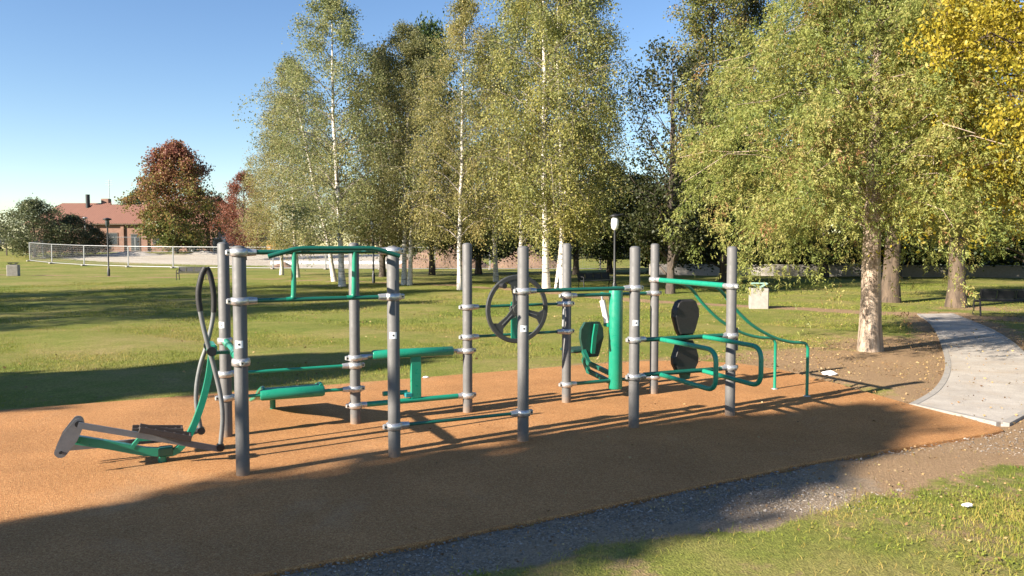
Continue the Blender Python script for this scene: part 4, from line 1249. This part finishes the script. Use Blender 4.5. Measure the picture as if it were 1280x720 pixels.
# site gear between maple and birches
def container(x, y, w, d, h, label, mat):
    r = empty('site_container', (x, y, float(terrain(x, y))), R(8))
    tag(r, label, 'container')
    MB().box((0, 0, h / 2), (w, d, h), 0, .04).build('shell', mat, r)
    for k in range(int(w / .6)):
        MB().box((-w / 2 + .4 + k * .6, -d / 2 - .02, h / 2), (.12, .06, h - .3)).build('rib', mat, r)
    MB().box((w * .25, -d / 2 - .045, h * .45), (.9, .03, h * .75)).build('door', M['black'], r)
container(-35.2, 103.5, 4.2, 2.3, 2.5, 'dark site container beside the grey cabinet', M['container'])
container(-31.6, 105, 2.6, 2.3, 2.0, 'small dark container at the foot of red tree', M['black'])
cb = empty('grey_cabinet', (-39.2, 102, 1.45)); tag(cb, 'pale grey metal cabinet beside the dark container', 'cabinet')
MB().box((0, 0, .95), (1.3, .9, 1.9), 0, .03).build('body', M['white'], cb)
MB().box((0, -.46, .95), (1.1, .03, 1.6)).build('door', M['conc'], cb)
cb2 = empty('grey_cabinet', (-42.6, 101.5, 1.45)); tag(cb2, 'low pale cabinet under the maple', 'cabinet')
MB().box((0, 0, .5), (.9, .7, 1.0), 0, .03).build('body', M['conc'], cb2)
MB().box((0, -.36, .5), (.7, .03, .8)).build('door', M['white'], cb2)
ob = empty('ochre_board', (-30.2, 95.5, 1.1)); tag(ob, 'ochre panel on two stakes behind the slender birch', 'board')
MB().box((0, 0, 1.1), (1.15, .05, 1.5), 0, .01).build('panel', M['orange'], ob)
for x in (-.45, .45): MB().box((x, .05, .55), (.07, .07, 1.3)).build('stake', M['bark_brown'], ob)
# poles
def pole(name, x, y, h, r, label, mat, head):
    o = empty(name, (x, y, float(terrain(x, y)))); tag(o, label, 'pole')
    MB().tube([(0, 0, -.1), (0, 0, h)], [r * 1.2, r], 10).build('shaft', mat, o)
    MB().lathe([(.02, 0), (head, .06), (head * 1.1, .14), (head * .5, .26)], (0, 0, h - .05), 12).build('head', mat, o)
pole('utility_pole', -39.8, 101.5, 6.8, .09, 'thin pale pole in front of the maple', M['steel'], .12)
pole('yard_lamp', -53.2, 95, 4.4, .06, 'slim grey lamp pole inside the fenced site', M['steel'], .3)

# ------------------------------------------------------------------ park lamps
def lamp(px, py, h, label, white):
    x, y = G(px, py)
    o = empty('park_lamp', (x, y, 0)); tag(o, label, 'street lamp', 'park lamps')
    MB().lathe([(.09, 0), (.09, .5), (.055, .56), (.05, h - .55)], n=12).build('shaft', M['black'], o)
    if white:
        MB().lathe([(.05, h - .56), (.13, h - .5), (.16, h - .35), (.15, h - .12), (.09, h - .02)], n=16).build('diffuser', M['lamp_white'], o)
        MB().lathe([(.10, h - .04), (.24, h), (.22, h + .05), (.05, h + .12)], n=16).build('hood', M['black'], o)
        MB().tube([(.05, 0, h + .06), (.35, .05, h + .10)], .035, 8).build('bracket', M['black'], o)
    else:
        MB().lathe([(.05, h - .56), (.11, h - .5), (.14, h - .3), (.13, h - .08)], n=14).build('diffuser', M['glass'], o)
        MB().lathe([(.14, h - .09), (.30, h - .03), (.26, h + .04), (.04, h + .10)], n=16).build('hood', M['black'], o)
lamp(136, 345, 4.05, 'black park lamp standing alone on the lawn before the site fence', False)
lamp(768, 370, 3.3, 'black park lamp with bright white diffuser beside the birch clump', True)
lamp(467, 354, 3.6, 'black park lamp half hidden among birches', False)

# ------------------------------------------------------------------ bins and benches
def concrete_bin(px, py, s, rz, label, green):
    x, y = G(px, py)
    o = empty('litter_bin', (x, y, 0), rz); tag(o, label, 'litter bin', 'concrete litter bins')
    MB().box((0, 0, .34 * s), (.60 * s, .60 * s, .70 * s), 0, .025).build('body', M['conc'], o)
    MB().box((0, 0, .695 * s), (.52 * s, .52 * s, .02), 0, .0).build('liner_rim', M['black'], o)
    t = MB()
    z0 = .70 * s
    for sg in (-1, 1):
        y_ = sg * .22 * s
        t.tube(fillet([(-.26 * s, y_, z0 + .14), (.0, y_, z0 - .02), (.26 * s, y_, z0 + .14)], .05), .02, 8)
        t.tube([(-.26 * s, y_, z0 + .14), (.26 * s, y_, z0 + .14)], .02, 8)
    for sx in (-.26 * s, .26 * s): t.tube([(sx, -.22 * s, z0 + .14), (sx, .22 * s, z0 + .14)], .02, 8)
    t.build('top_frame', M['bin_top'] if green else M['black'], o)
concrete_bin(948, 386, 1.0, R(-14), 'pale concrete litter bin with green triangular top by footpath', True)
concrete_bin(17, 345, 1.15, R(20), 'grey concrete litter bin with dark top near the fence corner', False)

def bench(px, py, rz, label, L=1.9):
    x, y = G(px, py)
    o = empty('park_bench', (x, y, 0), rz); tag(o, label, 'bench', 'park benches')
    for sx in (-1, 1):
        m = MB()
        m.tube(fillet([(sx * (L / 2 - .05), -.27, 0), (sx * (L / 2 - .05), -.25, .42), (sx * (L / 2 - .05), .12, .42)], .06), .024, 10)
        m.tube(fillet([(sx * (L / 2 - .05), .2, 0), (sx * (L / 2 - .05), .14, .42), (sx * (L / 2 - .05), .26, .80)], .06), .024, 10)
        m.tube(fillet([(sx * (L / 2 - .05), -.25, .42), (sx * (L / 2 - .05), -.25, .62), (sx * (L / 2 - .05), .2, .64)], .06), .02, 10)
        m.build('leg', M['bench'], o)
    for k in range(4):
        MB().box((0, -.20 + k * .105, .445), (L, .085, .035), 0, .008).build('seat_slat', M['bench'], o)
    fr = MB()
    for z in (.50, .79): fr.rbar([(-L / 2, .165 + (z - .5) * .31, z), (L / 2, .165 + (z - .5) * .31, z)], .03, .045)
    for k in range(5):
        xx = -L / 2 + .02 + (L - .04) * k / 4
        fr.rbar([(xx, .165, .5), (xx, .255, .79)], .04, .02, (1, 0, 0))
    fr.build('back_frame', M['bench'], o)
    for k in range(4):
        xx = -L / 2 + (L) * (k + .5) / 4
        mt = np.array(Matrix.Rotation(R(-17), 3, 'X'))
        MB().box((xx, .214, .645), (L / 4 - .06, .012, .24), 0, .0, mt).build('back_panel', M['bench'], o)
bench(1264, 395, R(172), 'dark metal bench with panelled back beside the concrete path end', 1.95)
bench(745, 362, R(30), 'dark slatted bench on the lawn beside the white lamp')
bench(241, 350, R(2), 'dark bench on the far lawn behind the step trainer')

# ------------------------------------------------------------------ play tower far left
pt = empty('play_tower', (-61.6, 92, float(terrain(-61, 92))), R(10))
tag(pt, 'dark playground tower with a slide at the lawn edge', 'play tower')
for sx in (-1, 1):
    for sy in (-1, 1):
        MB().box((sx * .8, sy * .8, 1.5), (.12, .12, 3.0)).build('post', M['bark_dark'], pt)
MB().box((0, 0, 1.3), (1.7, 1.7, .1)).build('platform', M['bark_dark'], pt)
MB().add([(-1, -1, 2.9), (1, -1, 2.9), (1, 1, 2.9), (-1, 1, 2.9), (0, 0, 3.7)], [(0, 1, 4), (1, 2, 4), (2, 3, 4), (3, 0, 4), (3, 2, 1, 0)]).build('roof', M['bark_dark'], pt)
for y in (-.82, .82): MB().box((0, y, 1.75), (1.6, .05, .7)).build('side_panel', M['container'], pt)
MB().rbar([(.85, 0, 1.35), (1.3, 0, 1.25), (2.6, 0, .35), (3.1, 0, .25)], .55, .06).build('slide_bed', M['redwall'], pt)
for y in (-.29, .29): MB().rbar([(.85, y, 1.45), (1.3, y, 1.35), (2.6, y, .45), (3.1, y, .35)], .04, .2).build('slide_side', M['redwall'], pt)

# ------------------------------------------------------------------ litter
def crumple(name, x, y, s, label, seed, z=0.0):
    rg = np.random.default_rng(seed)
    n, m = 10, 14
    pts, fs = [], []
    for i in range(n + 1):
        th_ = math.pi * i / n
        for k in range(m):
            ph = 2 * math.pi * k / m
            r = s * (1 + rg.uniform(-.3, .3))
            pts.append((r * 1.3 * math.sin(th_) * math.cos(ph), r * .8 * math.sin(th_) * math.sin(ph), max(-.01, r * .5 * math.cos(th_))))
    for i in range(n):
        for k in range(m):
            j = (k + 1) % m
            fs.append((i * m + k, i * m + j, (i + 1) * m + j, (i + 1) * m + k))
    o = MB().add(pts, fs).build(name, M['paper'], None, (x, y, z))
    tag(o, label, 'litter')
crumple('plastic_bag', *G(1037, 470), .085, 'crumpled white plastic bag on earth beside the curved handrails', 4, .03)
crumple('paper_scrap', *G(1209, 636), .028, 'small white paper scrap lying in the near grass', 5, .03)
crumple('paper_scrap', *G(532, 474), .03, 'small white paper scrap at the far mat edge behind roller', 6, .03)

# ------------------------------------------------------------------ grass, pebbles and fallen leaves
def blades(name, X_, Y_, Hh, Ww, rng, label, segs=1, dry=.1):
    N = len(X_)
    a = rng.uniform(0, 2 * np.pi, N)
    S = np.stack([np.cos(a), np.sin(a), np.zeros(N)], 1)
    b = rng.uniform(0, 2 * np.pi, N); bend = rng.uniform(.15, .95, N) * Hh
    Bv = np.stack([np.cos(b) * bend, np.sin(b) * bend, np.zeros(N)], 1)
    base = np.stack([X_, Y_, np.full(N, -.012)], 1)
    up = np.zeros((N, 3)); up[:, 2] = Hh
    w = Ww[:, None] / 2
    tint = np.clip(rng.beta(2, 2.4, N) * .85 + (rng.uniform(size=N) < dry * 2 * (.5 + .5 * np.sin(X_ * 1.9 + 2 * np.sin(Y_ * 1.4)) * np.sin(Y_ * 2.6 + np.sin(X_ * 2.2)) * .9)) * .45, 0, 1)
    if segs == 1:
        V = np.stack([base - S * w, base + S * w, base + up + Bv], 1).reshape(-1, 3)
        me = np_mesh(name, V, np.arange(3 * N).reshape(N, 3), M['blade'])
        t = tint
    else:
        mid = base + up * .6 + Bv * .35
        V = np.stack([base - S * w, base + S * w, mid + S * w * .75, mid - S * w * .75, base + up * .92 + Bv], 1).reshape(-1, 3)
        i = np.arange(N) * 5
        Fc = np.concatenate([np.stack([i, i + 1, i + 2], 1), np.stack([i, i + 2, i + 3], 1), np.stack([i + 3, i + 2, i + 4], 1)])
        me = np_mesh(name, V, Fc, M['blade'])
        t = np.concatenate([tint] * 3)
    at = me.attributes.new('tint', 'FLOAT', 'FACE'); at.data.foreach_set('value', t.astype(np.float32))
    o = link(name, me)
    return tag(o, label, 'grass', kind='stuff')
def scatter(n, x0, x1, y0, y1, rng, keep_edge=.0):
    x = rng.uniform(x0, x1, n); y = rng.uniform(y0, y1, n)
    d, g, s = zones(x, y)
    pat = .5 + .5 * np.sin(x * 2.3 + 1.5 * np.sin(y * 1.9)) * np.sin(y * 2.7 + 1.2 * np.sin(x * 1.3))
    p = np.clip(1.15 - 1.5 * np.maximum(d, g) + .35 * (pat - .5), .015, 1)
    ok = (rng.uniform(size=n) < p) & ~inpoly(x, y, MAT_XY) & ~inpoly(x, y, PATH_XY)
    return x[ok], y[ok]
rng = np.random.default_rng(21)
x, y = scatter(270000, -2, 9, 2.6, 7.4, rng)
blades('grass', x, y, rng.gamma(2.4, .0105, len(x)) + .009, rng.uniform(.0025, .006, len(x)), rng, 'short rough lawn grass on the near side of the orange mat', 3, .85)
x, y = scatter(230000, -12, 12, 9.5, 20, rng)
blades('grass', x, y, rng.gamma(4, .0055, len(x)) + .010, rng.uniform(.005, .010, len(x)), rng, 'mown lawn grass along the far edge of the orange mat', 1, .22)
x, y = scatter(210000, -26, 26, 20, 44, rng)
blades('grass', x, y, rng.gamma(4, .006, len(x)) + .014, rng.uniform(.012, .026, len(x)), rng, 'mown lawn grass under and around the birches')
# broad clover-like weeds in the near lawn
x, y = scatter(5000, -1, 9, 2.8, 7.2, rng)
keep = (np.sin(x * 1.9 + 2 * np.sin(y * 1.3)) * np.sin(y * 2.3) > .15)
x, y = x[keep], y[keep]
k = 6
C = np.repeat(np.stack([x, y, np.full(len(x), .01)], 1), k, 0) + rng.normal(size=(len(x) * k, 3)) * np.array((.02, .02, .006))
D = rng.normal(size=C.shape); D[:, 2] = np.abs(D[:, 2]) * .5 + .25
o = link('clover', leaf_mesh('clover', C, D, rng.uniform(.015, .032, len(C)), rng.uniform(.010, .018, len(C)), rng.uniform(.2, .8, len(C)), M['blade'], rng))
tag(o, 'broad-leaved clover patches in the near lawn', 'clover', kind='stuff')
# pebbles of the gravel strip
n = 26000
u = rng.uniform(-4, 9, n); v = rng.uniform(-3.0, -1.85, n)
px_, py_ = GX + u * CU - v * SU, GY + u * SU + v * CU
d, g, s = zones(px_, py_)
ok = (rng.uniform(size=n) < np.maximum(g, d * .35)) & ~inpoly(px_, py_, MAT_XY) & ~inpoly(px_, py_, PATH_XY)
px_, py_ = px_[ok], py_[ok]
N = len(px_)
octv = np.array([(1, 0, 0), (0, 1, 0), (-1, 0, 0), (0, -1, 0), (0, 0, .7), (0, 0, -.7)], float)
octf = np.array([(0, 1, 4), (1, 2, 4), (2, 3, 4), (3, 0, 4)])
sz = rng.gamma(3, .0017, N) + .0025
V = octv[None] * sz[:, None, None] * rng.uniform(.6, 1.3, (N, 6, 3))
an = rng.uniform(0, 6.28, N); ca, sa = np.cos(an), np.sin(an)
V = np.stack([V[..., 0] * ca[:, None] - V[..., 1] * sa[:, None] + px_[:, None], V[..., 0] * sa[:, None] + V[..., 1] * ca[:, None] + py_[:, None], V[..., 2] + .002], -1)
Fc = (np.arange(N)[:, None, None] * 6 + octf[None]).reshape(-1, 3)
me = np_mesh('gravel', V.reshape(-1, 3), Fc, M['pebble'])
at = me.attributes.new('tint', 'FLOAT', 'FACE'); at.data.foreach_set('value', np.repeat(rng.uniform(0, 1, N), 4).astype(np.float32))
tag(link('gravel', me), 'loose grey gravel along the near edge of the mat', 'gravel', kind='stuff')
# fallen leaves
def fallen(n, x0, x1, y0, y1, size, zb=.012):
    x = rng.uniform(x0, x1, n); y = rng.uniform(y0, y1, n)
    d, g, s = zones(x, y)
    mt = inpoly(x, y, MAT_XY)
    p = np.where(mt, .06, .25 + .7 * d) * np.where(inpoly(x, y, PATH_XY), .18, 1)
    ok = rng.uniform(size=n) < p
    z = np.where(mt, .026, zb) + (.02 * inpoly(x, y, PATH_XY))
    C = np.stack([x, y, z], 1)[ok]
    D = rng.normal(size=C.shape); D[:, 2] = np.abs(D[:, 2]) * .22
    return C, D, rng.uniform(size * .6, size * 1.4, len(C))
parts = [fallen(9000, 1.5, 11, 8.5, 18, .032), fallen(5000, -1, 9, 3, 8.5, .024), fallen(4000, -10, 18, 10, 30, .05)]
C = np.vstack([p[0] for p in parts]); D = np.vstack([p[1] for p in parts]); L = np.concatenate([p[2] for p in parts])
me = leaf_mesh('fallen_leaves', C, D, L, L * .6, rng.uniform(0, 1, len(L)), M['litter'], rng)
tag(link('fallen_leaves', me), 'scattered dry brown fallen leaves on earth and lawn', 'leaves', kind='stuff')
